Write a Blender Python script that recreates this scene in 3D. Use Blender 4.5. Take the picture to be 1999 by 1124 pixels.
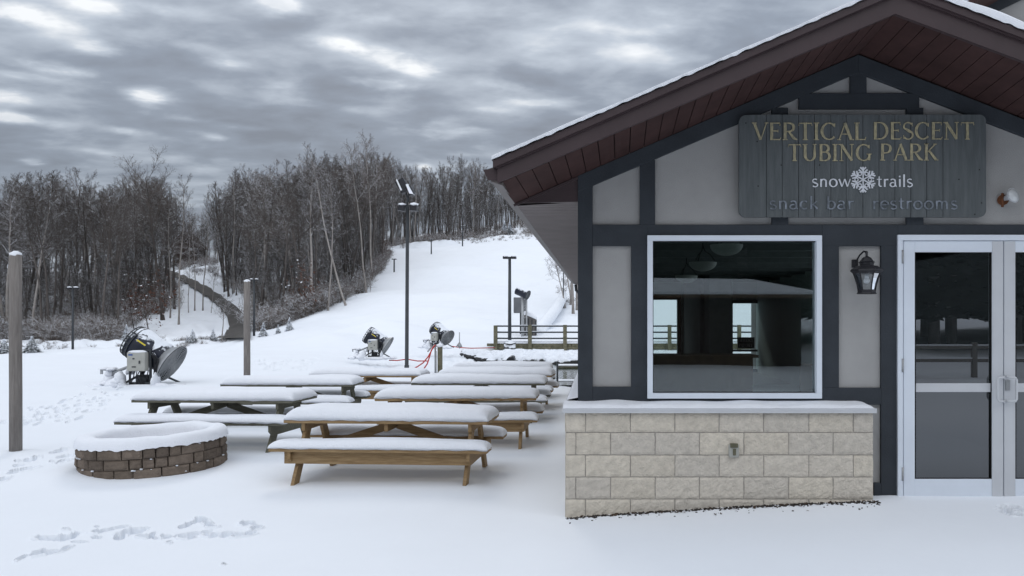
import bpy, math, random
import numpy as np
from mathutils import Vector, Matrix, noise as mnoise
R = math.radians
random.seed(7)
for o in list(bpy.data.objects): bpy.data.objects.remove(o)
scene = bpy.context.scene
C = scene.collection

# ------------------------------------------------------------------ camera
F, CX, CY, CZ = 1500.0, 1170.0, 620.0, 1.8
cam = bpy.data.cameras.new('camera'); cam_o = bpy.data.objects.new('camera', cam); C.objects.link(cam_o)
cam.sensor_width = 36; cam.lens = 36 * F / 1999
cam_o.location = (0, 0, CZ); cam_o.rotation_euler = (R(90), 0, 0)
cam.shift_x = -(CX - 999.5) / 1999; cam.shift_y = (CY - 562) / 1999
cam.clip_start = .05; cam.clip_end = 3000
scene.camera = cam_o
scene.render.resolution_x = 1024; scene.render.resolution_y = 576
scene.view_settings.view_transform = 'Standard'; scene.view_settings.look = 'None'
scene.view_settings.exposure = -0.21; scene.view_settings.gamma = 1.0

# ------------------------------------------------------------------ sky: overcast over a Nishita base
SUN_AZ, SUN_EL = R(-14), R(38)
w = bpy.data.worlds.new('World'); scene.world = w; w.use_nodes = True
nt = w.node_tree; N = nt.nodes; L = nt.links
bg = N['Background']
def nd(t, **k):
    n = N.new(t)
    for a, b in k.items(): setattr(n, a, b)
    return n
def mth(op, a, b=None, c=None, clamp=False):
    n = nd('ShaderNodeMath', operation=op, use_clamp=clamp)
    for i, v in enumerate((a, b, c)):
        if v is None: continue
        if isinstance(v, (int, float)): n.inputs[i].default_value = v
        else: L.new(v, n.inputs[i])
    return n.outputs[0]
tc = nd('ShaderNodeTexCoord'); sep = nd('ShaderNodeSeparateXYZ'); L.new(tc.outputs['Generated'], sep.inputs[0])
zz = mth('MAXIMUM', sep.outputs[2], 0.0)
den = mth('ADD', zz, .16)
cmb = nd('ShaderNodeCombineXYZ'); L.new(mth('DIVIDE', sep.outputs[0], den), cmb.inputs[0]); L.new(mth('DIVIDE', sep.outputs[1], den), cmb.inputs[1])
def skynoise(sc, det, rough, dist, off):
    mp = nd('ShaderNodeMapping'); mp.inputs['Location'].default_value = off; mp.inputs['Rotation'].default_value = (0, 0, R(-12))
    mp.inputs['Scale'].default_value = (.8, 1.1, 1)
    L.new(cmb.outputs[0], mp.inputs[0])
    n = nd('ShaderNodeTexNoise'); n.inputs['Scale'].default_value = sc; n.inputs['Detail'].default_value = det
    n.inputs['Roughness'].default_value = rough; n.inputs['Distortion'].default_value = dist; L.new(mp.outputs[0], n.inputs['Vector'])
    return n.outputs[0]
n1 = skynoise(1.5, 4, .5, .2, (3.1, 1.7, 0)); n2 = skynoise(5.2, 5, .5, .15, (8.3, 4.4, 2)); 
warp = skynoise(9.0, 4, .55, .2, (1.3, 9.4, 5))
# thin places in the cloud deck (direction of each, width, strength)
blobs = [(40,28,75,20,1.0),(190,12,60,14,.8),(290,190,34,15,1.15),(15,188,40,12,1.0),(175,92,45,13,.7),(110,133,75,11,.7),(35,232,60,10,.9),
 (250,257,34,7,.75),(418,267,22,6,.7),(65,316,24,6,.8),(195,297,22,5,.6),(540,10,60,22,.9),(450,122,36,12,.7),(550,172,40,16,.55),(660,85,55,13,.75),
 (760,110,70,18,.75),(815,135,50,14,.85),(745,165,60,13,.55),(860,258,55,18,.5),(985,170,60,13,.65),(1070,120,55,26,.32),(1180,50,70,22,.3),(1240,95,70,14,.4),(830,326,16,6,.9),(930,255,40,6,.35),(1330,20,80,22,.3),(1150,222,40,6,.4),(890,20,50,16,.3),(1010,20,60,20,.3),(1050,200,60,8,.45),(960,215,40,6,.4),(600,200,60,8,.3),(350,230,50,6,.3),(480,250,50,5,.3),(130,50,60,10,.35),(380,90,60,8,.3),(700,215,50,7,.3),(900,300,30,6,.4),(60,150,60,7,.35),(1280,60,60,10,.3),(330,20,80,10,.4),(700,30,60,9,.3)]
tot = None
for (bx, by, rx, ry, s) in blobs:
    d = Vector(((bx - CX) / F, 1, (CY - by) / F)); ln = d.length; d.normalize()
    v = nd('ShaderNodeVectorMath', operation='SUBTRACT'); L.new(tc.outputs['Generated'], v.inputs[0]); v.inputs[1].default_value = d
    m = nd('ShaderNodeVectorMath', operation='MULTIPLY'); L.new(v.outputs[0], m.inputs[0])
    k = 1 / F / ln * 1.15
    m.inputs[1].default_value = (1 / (rx * k), .8 / (rx * k), 1 / (ry * k))
    l2 = nd('ShaderNodeVectorMath', operation='DOT_PRODUCT'); L.new(m.outputs[0], l2.inputs[0]); L.new(m.outputs[0], l2.inputs[1])
    w2 = mth('MULTIPLY_ADD', warp, 2.6, l2.outputs['Value']); w2 = mth('SUBTRACT', w2, 1.3)
    g = mth('MULTIPLY', mth('POWER', 2.718, mth('MULTIPLY', mth('MAXIMUM', w2, 0), -1.3)), s)
    tot = g if tot is None else mth('ADD', tot, g)
base = mth('MULTIPLY_ADD', mth('SUBTRACT', n1, .5), 1.15, mth('MULTIPLY', mth('SUBTRACT', n2, .5), 1.25))
dens = mth('ADD', mth('ADD', base, .325), mth('MULTIPLY', tot, .62), clamp=True)
ramp = nd('ShaderNodeValToRGB'); L.new(dens, ramp.inputs[0])
e = ramp.color_ramp.elements; e[0].position = 0; e[0].color = (.225, .25, .295, 1); e[1].position = 1; e[1].color = (.92, .94, .95, 1)
a = e.new(.3); a.color = (.292, .334, .398, 1); a = e.new(.62); a.color = (.505, .56, .63, 1)
el = mth('ADD', mth('MULTIPLY', zz, .95), 1.02)          # overcast sky: zenith about three times the horizon
mul = nd('ShaderNodeMix', data_type='RGBA', blend_type='MULTIPLY'); mul.inputs[0].default_value = 1
L.new(ramp.outputs[0], mul.inputs[6]); L.new(el, mul.inputs[7])
# sky behind the photographer is brightened and warmed to light the facade
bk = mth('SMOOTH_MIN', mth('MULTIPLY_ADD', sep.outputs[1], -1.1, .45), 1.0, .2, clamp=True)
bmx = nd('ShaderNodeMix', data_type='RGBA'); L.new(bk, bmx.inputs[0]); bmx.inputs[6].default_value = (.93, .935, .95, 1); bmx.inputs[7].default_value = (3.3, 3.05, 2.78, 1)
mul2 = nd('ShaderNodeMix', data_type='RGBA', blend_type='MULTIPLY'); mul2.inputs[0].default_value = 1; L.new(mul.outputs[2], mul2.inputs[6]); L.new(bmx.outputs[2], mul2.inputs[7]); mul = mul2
sky = nd('ShaderNodeTexSky', sky_type='NISHITA'); sky.sun_disc = False; sky.sun_elevation = SUN_EL; sky.sun_rotation = SUN_AZ
sc_ = nd('ShaderNodeMix', data_type='RGBA', blend_type='MIX'); sc_.inputs[0].default_value = .06
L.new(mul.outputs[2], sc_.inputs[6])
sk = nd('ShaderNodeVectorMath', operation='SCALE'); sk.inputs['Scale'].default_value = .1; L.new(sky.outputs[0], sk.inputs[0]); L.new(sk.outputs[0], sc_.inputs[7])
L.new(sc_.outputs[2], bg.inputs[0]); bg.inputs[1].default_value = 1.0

sun = bpy.data.lights.new('sun', 'SUN'); sun.energy = .6; sun.angle = R(14); sun.color = (1, .95, .88)
so = bpy.data.objects.new('sun', sun); C.objects.link(so)
sd = Vector((math.sin(SUN_AZ) * math.cos(SUN_EL), math.cos(SUN_AZ) * math.cos(SUN_EL), math.sin(SUN_EL)))
so.rotation_euler = (-sd).to_track_quat('-Z', 'Y').to_euler(); so.location = (0, 30, 40)

# ------------------------------------------------------------------ helpers
def P(px, py, Y): return Vector(((px - CX) * Y / F, Y, CZ - (py - CY) * Y / F))
def tag(o, label=None, cat=None, group=None, kind=None):
    if label: o['label'] = label
    if cat: o['category'] = cat
    if group: o['group'] = group
    if kind: o['kind'] = kind
    return o
def empty(name, loc, label, cat, group=None, rz=0):
    o = bpy.data.objects.new(name, None); C.objects.link(o); o.location = loc; o.rotation_euler = (0, 0, rz); o.empty_display_size = .2
    return tag(o, label, cat, group)
def copy_tree(o, parent=None):
    c = o.copy(); C.objects.link(c)
    if parent: c.parent = parent
    for ch in [x for x in o.children]: copy_tree(ch, c)
    return c
class MB:
    def __init__(s): s.v = []; s.f = []; s.m = []; s.sm = []
    def add(s, vs, fs, mi=0, smooth=False):
        b = len(s.v); s.v.extend([tuple(p) for p in vs]); s.f.extend([tuple(i + b for i in f) for f in fs]); s.m.extend([mi] * len(fs)); s.sm.extend([smooth] * len(fs)); return s
    def box(s, x0, y0, z0, x1, y1, z1, mi=0):
        x0, x1 = sorted((x0, x1)); y0, y1 = sorted((y0, y1)); z0, z1 = sorted((z0, z1))
        return s.add([(x0,y0,z0),(x1,y0,z0),(x1,y1,z0),(x0,y1,z0),(x0,y0,z1),(x1,y0,z1),(x1,y1,z1),(x0,y1,z1)],
            [(0,3,2,1),(4,5,6,7),(0,1,5,4),(1,2,6,5),(2,3,7,6),(3,0,4,7)], mi)
    def pbox(s, px0, py0, px1, py1, Y, t, mi=0):          # box with its front face at depth Y
        a, b = P(px0, py0, Y), P(px1, py1, Y); return s.box(a.x, Y, a.z, b.x, Y + t, b.z, mi)
    def bar(s, a, b, w_, h_, mi=0, up=Vector((0, 0, 1))):    # beam from a to b
        a, b = Vector(a), Vector(b); d = (b - a).normalized()
        sx = d.cross(up)
        if sx.length < 1e-4: sx = d.cross(Vector((0, 1, 0)))
        sx.normalize(); sz = sx.cross(d)
        vs = [p + sx * (i * w_ / 2) + sz * (j * h_ / 2) for p in (a, b) for (i, j) in ((-1,-1),(1,-1),(1,1),(-1,1))]
        return s.add(vs, [(0,1,2,3),(7,6,5,4),(0,4,5,1),(1,5,6,2),(2,6,7,3),(3,7,4,0)], mi)
    def tube(s, pts, rad, n=8, mi=0, cap=True, smooth=True):
        pts = [Vector(p) for p in pts]; k = len(pts)
        if not isinstance(rad, (list, tuple)): rad = [rad] * k
        vs = []; ref = None
        for i, p in enumerate(pts):
            d = (pts[min(i + 1, k - 1)] - pts[max(i - 1, 0)])
            d = d.normalized() if d.length > 1e-9 else Vector((0, 0, 1))
            if ref is None:
                ref = d.cross(Vector((0, 0, 1)))
                if ref.length < .1: ref = d.cross(Vector((1, 0, 0)))
            ref = (ref - d * ref.dot(d)).normalized(); q = d.cross(ref)
            for j in range(n):
                a = 2 * math.pi * j / n; vs.append(p + (ref * math.cos(a) + q * math.sin(a)) * rad[i])
        fs = [(i*n+j, i*n+(j+1) % n, (i+1)*n+(j+1) % n, (i+1)*n+j) for i in range(k - 1) for j in range(n)]
        s.add(vs, fs, mi, smooth)
        if cap: 
            b = len(s.v) - k * n
            s.f.append(tuple(b + j for j in range(n))[::-1]); s.f.append(tuple(b + (k-1)*n + j for j in range(n))); s.m += [mi, mi]; s.sm += [False, False]
        return s
    def prism(s, pts, d, mi=0):                            # polygon extruded by d
        n = len(pts); d = Vector(d); a = [Vector(p) for p in pts]
        s.add(a + [p + d for p in a], [tuple(range(n)), tuple(range(2*n-1, n-1, -1))] + [(i, n+i, n+(i+1) % n, (i+1) % n) for i in range(n)], mi); return s
    def blob(s, c, r, seed=0, nu=12, nv=8, amp=.2, mi=0):
        vs = []; c = Vector(c); r = Vector(r) if not isinstance(r, (int, float)) else Vector((r, r, r))
        for i in range(nv + 1):
            th = math.pi * i / nv
            for j in range(nu):
                ph = 2 * math.pi * j / nu; d = Vector((math.sin(th)*math.cos(ph), math.sin(th)*math.sin(ph), math.cos(th)))
                k = 1 + amp * mnoise.noise(d * 1.6 + Vector((seed * 3.3, seed, 0))) * 2
                vs.append(c + Vector((d.x*r.x, d.y*r.y, d.z*r.z)) * k)
        fs = [(i*nu+j, (i+1)*nu+j, (i+1)*nu+(j+1) % nu, i*nu+(j+1) % nu) for i in range(nv) for j in range(nu)]
        return s.add(vs, fs, mi, True)
    def build(s, name, mats, parent=None, org=None, bev=0):
        me = bpy.data.meshes.new(name); vs = s.v
        if org is not None: vs = [(a - org[0], b - org[1], c - org[2]) for a, b, c in vs]
        me.from_pydata(vs, [], s.f); me.validate()
        if not isinstance(mats, (list, tuple)): mats = [mats]
        for m in mats: me.materials.append(m)
        if len(me.polygons) == len(s.m):
            me.polygons.foreach_set('material_index', s.m); me.polygons.foreach_set('use_smooth', s.sm)
        me.update()
        o = bpy.data.objects.new(name, me); C.objects.link(o)
        if parent: o.parent = parent
        if bev:
            b = o.modifiers.new('bevel', 'BEVEL'); b.width = bev; b.segments = 2; b.limit_method = 'ANGLE'
        return o

# ------------------------------------------------------------------ materials
def mat(name, col, rough=.8, var=.0, vscale=5, bump=0, bscale=30, metal=0, stretch=(1, 1, 1), spec=.3, det=4, col2=None, snow=0, snow_n=.45, rnd=0, coord='Object', sub=None, streak=0):
    m = bpy.data.materials.new(name); m.use_nodes = True; t = m.node_tree; n = t.nodes; l = t.links; p = n['Principled BSDF']
    p.inputs['Roughness'].default_value = rough; p.inputs['Metallic'].default_value = metal
    p.inputs['Specular IOR Level'].default_value = spec; p.inputs['Base Color'].default_value = (*col, 1)
    tcn = n.new('ShaderNodeTexCoord'); mp = n.new('ShaderNodeMapping'); mp.inputs['Scale'].default_value = stretch; l.new(tcn.outputs[coord], mp.inputs[0])
    out = None
    if var or col2:
        ns = n.new('ShaderNodeTexNoise'); ns.inputs['Scale'].default_value = vscale; ns.inputs['Detail'].default_value = det; ns.inputs['Roughness'].default_value = .62; l.new(mp.outputs[0], ns.inputs['Vector'])
        r = n.new('ShaderNodeValToRGB'); l.new(ns.outputs[0], r.inputs[0]); r.color_ramp.elements[0].position = .32; r.color_ramp.elements[1].position = .68
        c2 = col2 or tuple(min(1, c * (1 + var)) for c in col); c1 = col if col2 else tuple(c * (1 - var) for c in col)
        r.color_ramp.elements[0].color = (*c1, 1); r.color_ramp.elements[1].color = (*c2, 1); out = r.outputs[0]
    if rnd:
        oi = n.new('ShaderNodeObjectInfo'); hs = n.new('ShaderNodeMix'); hs.data_type = 'RGBA'; hs.blend_type = 'MULTIPLY'; hs.inputs[0].default_value = 1
        ma = n.new('ShaderNodeMath'); ma.operation = 'MULTIPLY_ADD'; ma.inputs[1].default_value = 2 * rnd; ma.inputs[2].default_value = 1 - rnd; l.new(oi.outputs['Random'], ma.inputs[0])
        if out: l.new(out, hs.inputs[6])
        else: hs.inputs[6].default_value = (*col, 1)
        l.new(ma.outputs[0], hs.inputs[7]); out = hs.outputs[2]
    if snow:                                                # snow lying on faces that look up
        g = n.new('ShaderNodeNewGeometry'); sp = n.new('ShaderNodeSeparateXYZ'); l.new(g.outputs['Normal'], sp.inputs[0])
        n3 = n.new('ShaderNodeTexNoise'); n3.inputs['Scale'].default_value = snow; n3.inputs['Detail'].default_value = 3; l.new(tcn.outputs['Object'], n3.inputs['Vector'])
        ab = n.new('ShaderNodeMath'); ab.operation = 'MULTIPLY_ADD'; l.new(n3.outputs[0], ab.inputs[0]); ab.inputs[1].default_value = 1.2; l.new(sp.outputs[2], ab.inputs[2])
        r2 = n.new('ShaderNodeMapRange'); l.new(ab.outputs[0], r2.inputs[0]); r2.inputs[1].default_value = snow_n + .6; r2.inputs[2].default_value = snow_n + .75
        mx = n.new('ShaderNodeMix'); mx.data_type = 'RGBA'; l.new(r2.outputs[0], mx.inputs[0])
        if out: l.new(out, mx.inputs[6])
        else: mx.inputs[6].default_value = (*col, 1)
        mx.inputs[7].default_value = (.78, .81, .86, 1); out = mx.outputs[2]
    if out: l.new(out, p.inputs['Base Color'])
    if bump:
        nb = n.new('ShaderNodeTexNoise'); nb.inputs['Scale'].default_value = bscale; nb.inputs['Detail'].default_value = 5; l.new(mp.outputs[0], nb.inputs['Vector'])
        b = n.new('ShaderNodeBump'); b.inputs['Strength'].default_value = bump; b.inputs['Distance'].default_value = .02; l.new(nb.outputs[0], b.inputs['Height']); l.new(b.outputs[0], p.inputs['Normal'])
    return m
SNOW = mat('snow', (.80, .825, .87), .75, var=.02, vscale=1.5, bump=.25, bscale=14, spec=.15, det=5)
SNOWF = mat('snow_ground', (.80, .83, .875), .8, var=.015, vscale=.6, bump=.12, bscale=9, spec=.12, det=6)
SNOWC = mat('snow_cover', (.80, .82, .865), .8, var=.015, vscale=6, bump=.35, bscale=45, spec=.12)
PINE = mat('pine_wood', (.215, .135, .062), .6, col2=(.35, .24, .125), vscale=5, stretch=(1, 9, 9), bump=.2, bscale=12, det=6)
GREYW = mat('weathered_wood', (.085, .083, .06), .8, col2=(.16, .155, .12), vscale=6, stretch=(1, 9, 9), bump=.3, bscale=12, det=6)
POSTW = mat('grey_post_wood', (.15, .135, .125), .85, col2=(.24, .22, .205), vscale=5, stretch=(9, 9, .7), bump=.4, bscale=10, det=6)
TREATED = mat('treated_wood', (.085, .085, .055), .8, col2=(.17, .155, .105), vscale=6, bump=.3, bscale=14)
STUCCO = mat('stucco', (.360, .356, .350), .9, var=.09, vscale=1.3, bump=.35, bscale=160, spec=.2)
BEAM = mat('beam_paint', (.036, .042, .05), .7, var=.12, vscale=4, bump=.18, bscale=60, spec=.25)
BROWN = mat('brown_metal', (.052, .035, .037), .5, var=.12, vscale=3, spec=.4)
SOFF = mat('soffit_brown', (.052, .027, .025), .75, var=.2, vscale=4, spec=.2, rnd=0)
DARK = mat('dark_gap', (.006, .005, .005), .9)
EAVE = mat('eave_soffit', (.21, .185, .18), .7, var=.08, vscale=3, bump=.2, bscale=40)
GUTT = mat('gutter_taupe', (.12, .105, .10), .5, var=.08, vscale=3)
ALU = mat('white_aluminium', (.68, .73, .80), .35, var=.03, vscale=3, spec=.5)
ALU2 = mat('grey_aluminium', (.54, .555, .58), .35, var=.04, vscale=3, spec=.5)
BLOCKM = [mat('split_block_%s' % s, c, .95, col2=tuple(x * 1.28 for x in c), vscale=14, bump=.7, bscale=55, spec=.15, det=8) for s, c in (('a', (.505, .462, .400)), ('b', (.47, .432, .378)), ('c', (.525, .478, .405)), ('d', (.495, .450, .382)))]
MORTAR = mat('mortar', (.36, .335, .30), .95, var=.12, vscale=20, bump=.3, bscale=90)
BROWNB = [mat('paver_%s' % s, c, .95, col2=tuple(x * 1.45 for x in c), vscale=12, bump=.6, bscale=50, spec=.15, det=7) for s, c in (('a', (.125, .10, .08)), ('b', (.10, .08, .065)), ('c', (.15, .12, .097)))]
METAL = mat('galvanised', (.34, .35, .36), .45, var=.12, vscale=8, metal=.5)
DKMETAL = mat('dark_metal', (.05, .055, .06), .5, var=.15, vscale=6, metal=.3)
BLACK = mat('black_paint', (.012, .013, .016), .45, var=.2, vscale=6, snow=5, snow_n=.9)
BLKMET = mat('lantern_black', (.022, .022, .026), .45, var=.2, vscale=20, bump=.2, bscale=50)
NAVY = mat('gun_shell', (.012, .015, .028), .4, var=.2, vscale=3, snow=9, snow_n=.55)
PATCHY = mat('patchy_snow', (.10, .105, .12), .8, var=.2, vscale=3, snow=6, snow_n=.42, bump=.4, bscale=20)
BOXG = mat('control_box_beige', (.36, .36, .33), .5, var=.06, vscale=6)
YEL = mat('yellow_label', (.65, .52, .06), .5)
BLUE = mat('blue_label', (.05, .10, .28), .5)
RED = mat('red_hose', (.42, .035, .03), .5, var=.15, vscale=10)
GOLD = mat('gold_paint', (.20, .19, .14), .65, col2=(.46, .40, .245), vscale=30, stretch=(2, 1, .8), det=6)
SILV = mat('silver_paint', (.62, .64, .68), .6, var=.1, vscale=25)
FADE = mat('faded_letter_paint', (.085, .098, .11), .65, col2=(.27, .30, .35), vscale=16, stretch=(1.5, 1, .8), det=5)
SIGNB = mat('sign_paint', (.078, .088, .092), .75, col2=(.115, .127, .132), vscale=3, stretch=(8, 1, .8), bump=.3, bscale=20, det=6)
GROOVE = mat('sign_groove', (.035, .042, .045), .8)
RUST = mat('rust', (.14, .055, .025), .85, var=.4, vscale=30)
LENS = mat('lamp_lens', (.55, .57, .58), .15, spec=.8)
WHITEP = mat('white_plastic', (.72, .74, .76), .4)
BARK = mat('bark', (.045, .039, .036), .9, col2=(.105, .094, .088), vscale=1.2, snow=3, snow_n=.5, rnd=.4)
PALEB = mat('pale_bark', (.20, .18, .165), .9, col2=(.33, .31, .295), vscale=1.4, snow=3, snow_n=.5, rnd=.2)
TWIG = mat('twigs', (.082, .070, .063), .9, snow=2.5, snow_n=.8, rnd=.3)
TWIGS = mat('snowy_twigs', (.095, .080, .072), .9, snow=2.5, snow_n=.42, rnd=.25)
BRUSH = mat('brush_twigs', (.095, .072, .058), .9, col2=(.15, .12, .10), vscale=.4, snow=2.5, snow_n=.40)
OAKL = mat('dry_leaves', (.075, .036, .027), .9, col2=(.11, .062, .045), vscale=1, snow=2, snow_n=.7)
CONIF = mat('conifer_needles', (.04, .055, .042), .9, snow=6, snow_n=-.9)
ROAD = mat('wet_road', (.05, .046, .042), .7, col2=(.085, .078, .072), vscale=.35, bump=.2, bscale=3, spec=.3, det=6)
ROCK = mat('rock', (.05, .05, .05), .9, var=.3, vscale=4, snow=2.5, snow_n=.28)
WATER = mat('pond_water', (.018, .034, .030), .08, bump=.25, bscale=5, spec=.5)
INW = mat('interior_wall', (.66, .73, .71), .9, var=.05)
INF = mat('interior_floor', (.20, .185, .17), .35, var=.1)
INC = mat('interior_ceiling', (.14, .15, .145), .9, var=.1)
INWOOD = mat('interior_wood', (.13, .085, .055), .6, var=.2)
LEAFD = mat('leaf_litter', (.06, .038, .026), .9, var=.4, vscale=20)
GRAVEL = mat('wet_gravel', (.045, .04, .036), .9, var=.4, vscale=30, bump=.6, bscale=60)
TWIGF = mat('frosted_twigs', (.092, .083, .078), .9, snow=2.5, snow_n=.55)
HOUSEW = mat('house_siding', (.045, .034, .03), .9, var=.15)
SHED = mat('shed_siding', (.13, .12, .115), .8, var=.12, vscale=4)
PANELM = mat('grey_panel', (.13, .135, .145), .7, var=.2, vscale=1.5, snow=1.5, snow_n=.85)
def glassmat(name, tint, ior=1.5, boost=1.0):
    m = bpy.data.materials.new(name); m.use_nodes = True; t = m.node_tree; n = t.nodes; l = t.links
    n.remove(n['Principled BSDF']); tr = n.new('ShaderNodeBsdfTransparent'); tr.inputs[0].default_value = (*tint, 1)
    g = n.new('ShaderNodeBsdfGlossy'); g.inputs['Roughness'].default_value = .0; g.inputs[0].default_value = (.95, .97, 1, 1)
    f = n.new('ShaderNodeFresnel'); f.inputs[0].default_value = ior; mu = n.new('ShaderNodeMath'); mu.operation = 'MULTIPLY'; mu.inputs[1].default_value = boost; mu.use_clamp = True
    l.new(f.outputs[0], mu.inputs[0]); mx = n.new('ShaderNodeMixShader'); l.new(mu.outputs[0], mx.inputs[0]); l.new(tr.outputs[0], mx.inputs[1]); l.new(g.outputs[0], mx.inputs[2])
    l.new(mx.outputs[0], n['Material Output'].inputs[0]); return m
GLASS = glassmat('window_glass', (.80, .87, .86), 1.5, 2.0)
GLASSD = glassmat('tinted_door_glass', (.12, .13, .13), 1.5, 3.6)
GLASSL = glassmat('lantern_glass', (.85, .87, .88), 1.45, 1.0)

# ------------------------------------------------------------------ terrain
rngs = np.random.RandomState(3)
LAT = rngs.rand(64, 64, )
def vnoise(x, y):
    x = np.asarray(x, float); y = np.asarray(y, float); xi = np.floor(x).astype(int); yi = np.floor(y).astype(int); fx = x - xi; fy = y - yi
    fx = fx*fx*(3-2*fx); fy = fy*fy*(3-2*fy); g = lambda a, b: LAT[a % 64, b % 64]
    return (g(xi,yi)*(1-fx)+g(xi+1,yi)*fx)*(1-fy) + (g(xi,yi+1)*(1-fx)+g(xi+1,yi+1)*fx)*fy - .5
TY = np.array([3, 10, 18, 25, 32, 40, 50, 65, 80, 95, 110, 130, 150, 170, 200, 240, 300, 420.])
TX = np.array([-900, 0, 200, 330, 420, 500, 640, 760, 900, 1040, 1180, 1500, 3200.])
TZ = np.array([
 [0, 0, 0,  0,  0, -.15, -1.0, -1.3, -.9, -.2, 1.5, 5, 9, 12, 14, 16, 17, 18],
 [0, 0, 0,  0,  0, -.12, -1.0, -1.3, -.9, -.2, 1.5, 5, 9, 12, 14, 16, 17, 18],
 [0, 0, 0,  0,  0, -.10, -.9, -1.2, -.8, -.1, 1.8, 5.4, 9, 12, 14, 16, 17, 18],
 [0, 0, 0,  0,  0, -.05, -.8, -1.0, -.6, .2, 2.2, 5.6, 9.6, 12.6, 15, 17, 18, 19],
 [0, 0, 0,  0,  .02, 0, -.5, -.7, -.5, .4, 2.4, 5.8, 9.8, 13.5, 16, 18, 19, 20],
 [0, 0, 0,  .02,  .05, .05, .0, .1, .5, 1.6, 4.2, 8, 12, 15, 18, 20, 21, 22],
 [0, 0, 0,  .0,  .05, .1, .4, 1.0, 1.9, 3.6, 6.0, 9.5, 14, 18, 22, 25, 26, 27],
 [0, 0, 0,  -.05,  -.1, .0, .45, 1.2, 2.6, 4.4, 6.6, 10.0, 14.2, 16.8, 20.4, 26, 29, 30],
 [0, 0, 0,  -.15,  -.1, .05, .5, 1.3, 2.7, 4.6, 6.8, 10.2, 14.4, 17.2, 21.8, 28.5, 32, 33],
 [0, 0, 0,  -.3,  -.2, .2, .55, 1.35, 2.75, 4.6, 6.9, 10.3, 14.6, 17.8, 23.2, 31.5, 36, 37],
 [0, 0, 0,  -.5,  -.5, .3, .6, 1.4, 2.8, 4.7, 7.0, 10.4, 14.6, 17.8, 23.4, 32, 37, 38],
 [0, 0, 0,  -.3,  -.3, .2, .5, 1.2, 2.4, 4.2, 6.5, 10, 14.2, 17, 22, 30, 36, 38],
 [0, 0, 0,  0,  0, .2, .5, 1.2, 2.4, 4.2, 6.5, 10, 14.2, 17, 22, 30, 36, 38]])
def cubw(t, xs):            # catmull-rom in index space
    i = np.clip(np.searchsorted(xs, t) - 1, 0, len(xs) - 2); u = np.clip((t - xs[i]) / (xs[i+1] - xs[i]), 0, 1); return i, u
def ground(px, Y):
    px = np.asarray(px, float); Y = np.asarray(Y, float); px, Y = np.broadcast_arrays(px, Y)
    j, v = cubw(Y, TY); i, u = cubw(px, TX); u = u*u*(3-2*u)
    def row(ii):
        a = TZ[ii, np.clip(j-1, 0, len(TY)-1)]; b = TZ[ii, j]; c = TZ[ii, np.clip(j+1, 0, len(TY)-1)]; d = TZ[ii, np.clip(j+2, 0, len(TY)-1)]
        y0 = TY[np.clip(j-1, 0, len(TY)-1)]; y1 = TY[j]; y2 = TY[np.clip(j+1, 0, len(TY)-1)]; y3 = TY[np.clip(j+2, 0, len(TY)-1)]
        m1 = (c - a) / np.maximum(y2 - y0, 1e-6); m2 = (d - b) / np.maximum(y3 - y1, 1e-6); h = y2 - y1; t = v
        return (2*t**3-3*t**2+1)*b + (t**3-2*t**2+t)*h*m1 + (-2*t**3+3*t**2)*c + (t**3-t**2)*h*m2
    z = row(i) * (1 - u) + row(np.clip(i+1, 0, len(TX)-1)) * u
    X = (px - CX) * Y / F
    # rise towards the door
    z = z + np.clip((X + .3) / 3.0, 0, 1) * .16 * np.clip((Y - 3) / 4, 0, 1) * np.clip((40 - Y) / 10, 0, 1)
    z = z - .035 * np.clip((1.2 - X) / 1.4, 0, 1) * np.exp(-((Y - 7) / 1.5) ** 2) * (X > -1.6) * np.clip((X + 1.6) / .8, 0, 1)
    # groomed whales and swells
    def bump(cx, cy, rx, ry, h): return h * np.exp(-((px - cx) / rx) ** 2 - ((Y - cy) / ry) ** 2)
    z = z + bump(745, 54, 85, 4, 1.15) + bump(640, 47, 60, 3, .5) + bump(905, 60, 70, 4, .9) + bump(400, 36, 90, 3.5, .12) + bump(1000, 152, 120, 9, 1.1)
    z = z + bump(860, 122, 90, 7, 1.0) + bump(960, 95, 100, 6, .8) + bump(980, 138, 60, 4, .9)
    bank = np.interp(Y, [35.8, 38, 41, 44.3, 44.9, 45.5], [-.42, -.27, -.15, -.08, 1, 99]); kb = np.clip((px - 900) / 60, 0, 1) * (Y > 30)
    z = np.where(kb > 0, z * (1 - kb) + np.minimum(z, bank) * kb, z)
    far = np.clip((Y - 20) / 40, 0, 1)
    z = z + vnoise(X * .25 + 9, Y * .25) * (.05 + .22 * far) + vnoise(X * .9, Y * .9 + 5) * (.022 + .03 * far) + vnoise(X * 3.1, Y * 3.1) * .006
    hill = np.clip((Y - 58) / 20, 0, 1) * np.clip((px - 600) / 80, 0, 1) * np.maximum(np.clip((1055 - px) / 30, 0, 1), np.clip((Y - 110) / 15, 0, 1))
    z = z + hill * (vnoise(X * .045 + 3, Y * .10) * 1.5 + vnoise(X * .12, Y * .28 + 2) * .45 + vnoise(X * .5 + Y * .3, Y * .12 + 7) * .22 * np.clip((px - 960) / 60, 0, 1))
    rough = np.clip((Y - 62) / 15, 0, 1) * (np.clip((480 - px) / 60, 0, 1)); rough = np.maximum(rough, np.clip((Y - 180) / 8, 0, 1))
    z = z + rough * (vnoise(X * .35, Y * .35) * .9 + vnoise(X * 1.1, Y * 1.1) * .35)
    return z
def gz(px, Y): return float(ground(px, Y))
def G(px, Y): return Vector(((px - CX) * Y / F, Y, gz(px, Y)))
def gxy(X, Y): return gz(CX + X * F / Y, Y)
_ys = np.concatenate([np.linspace(5, 60, 1100), np.linspace(60, 300, 1200)])
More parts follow.
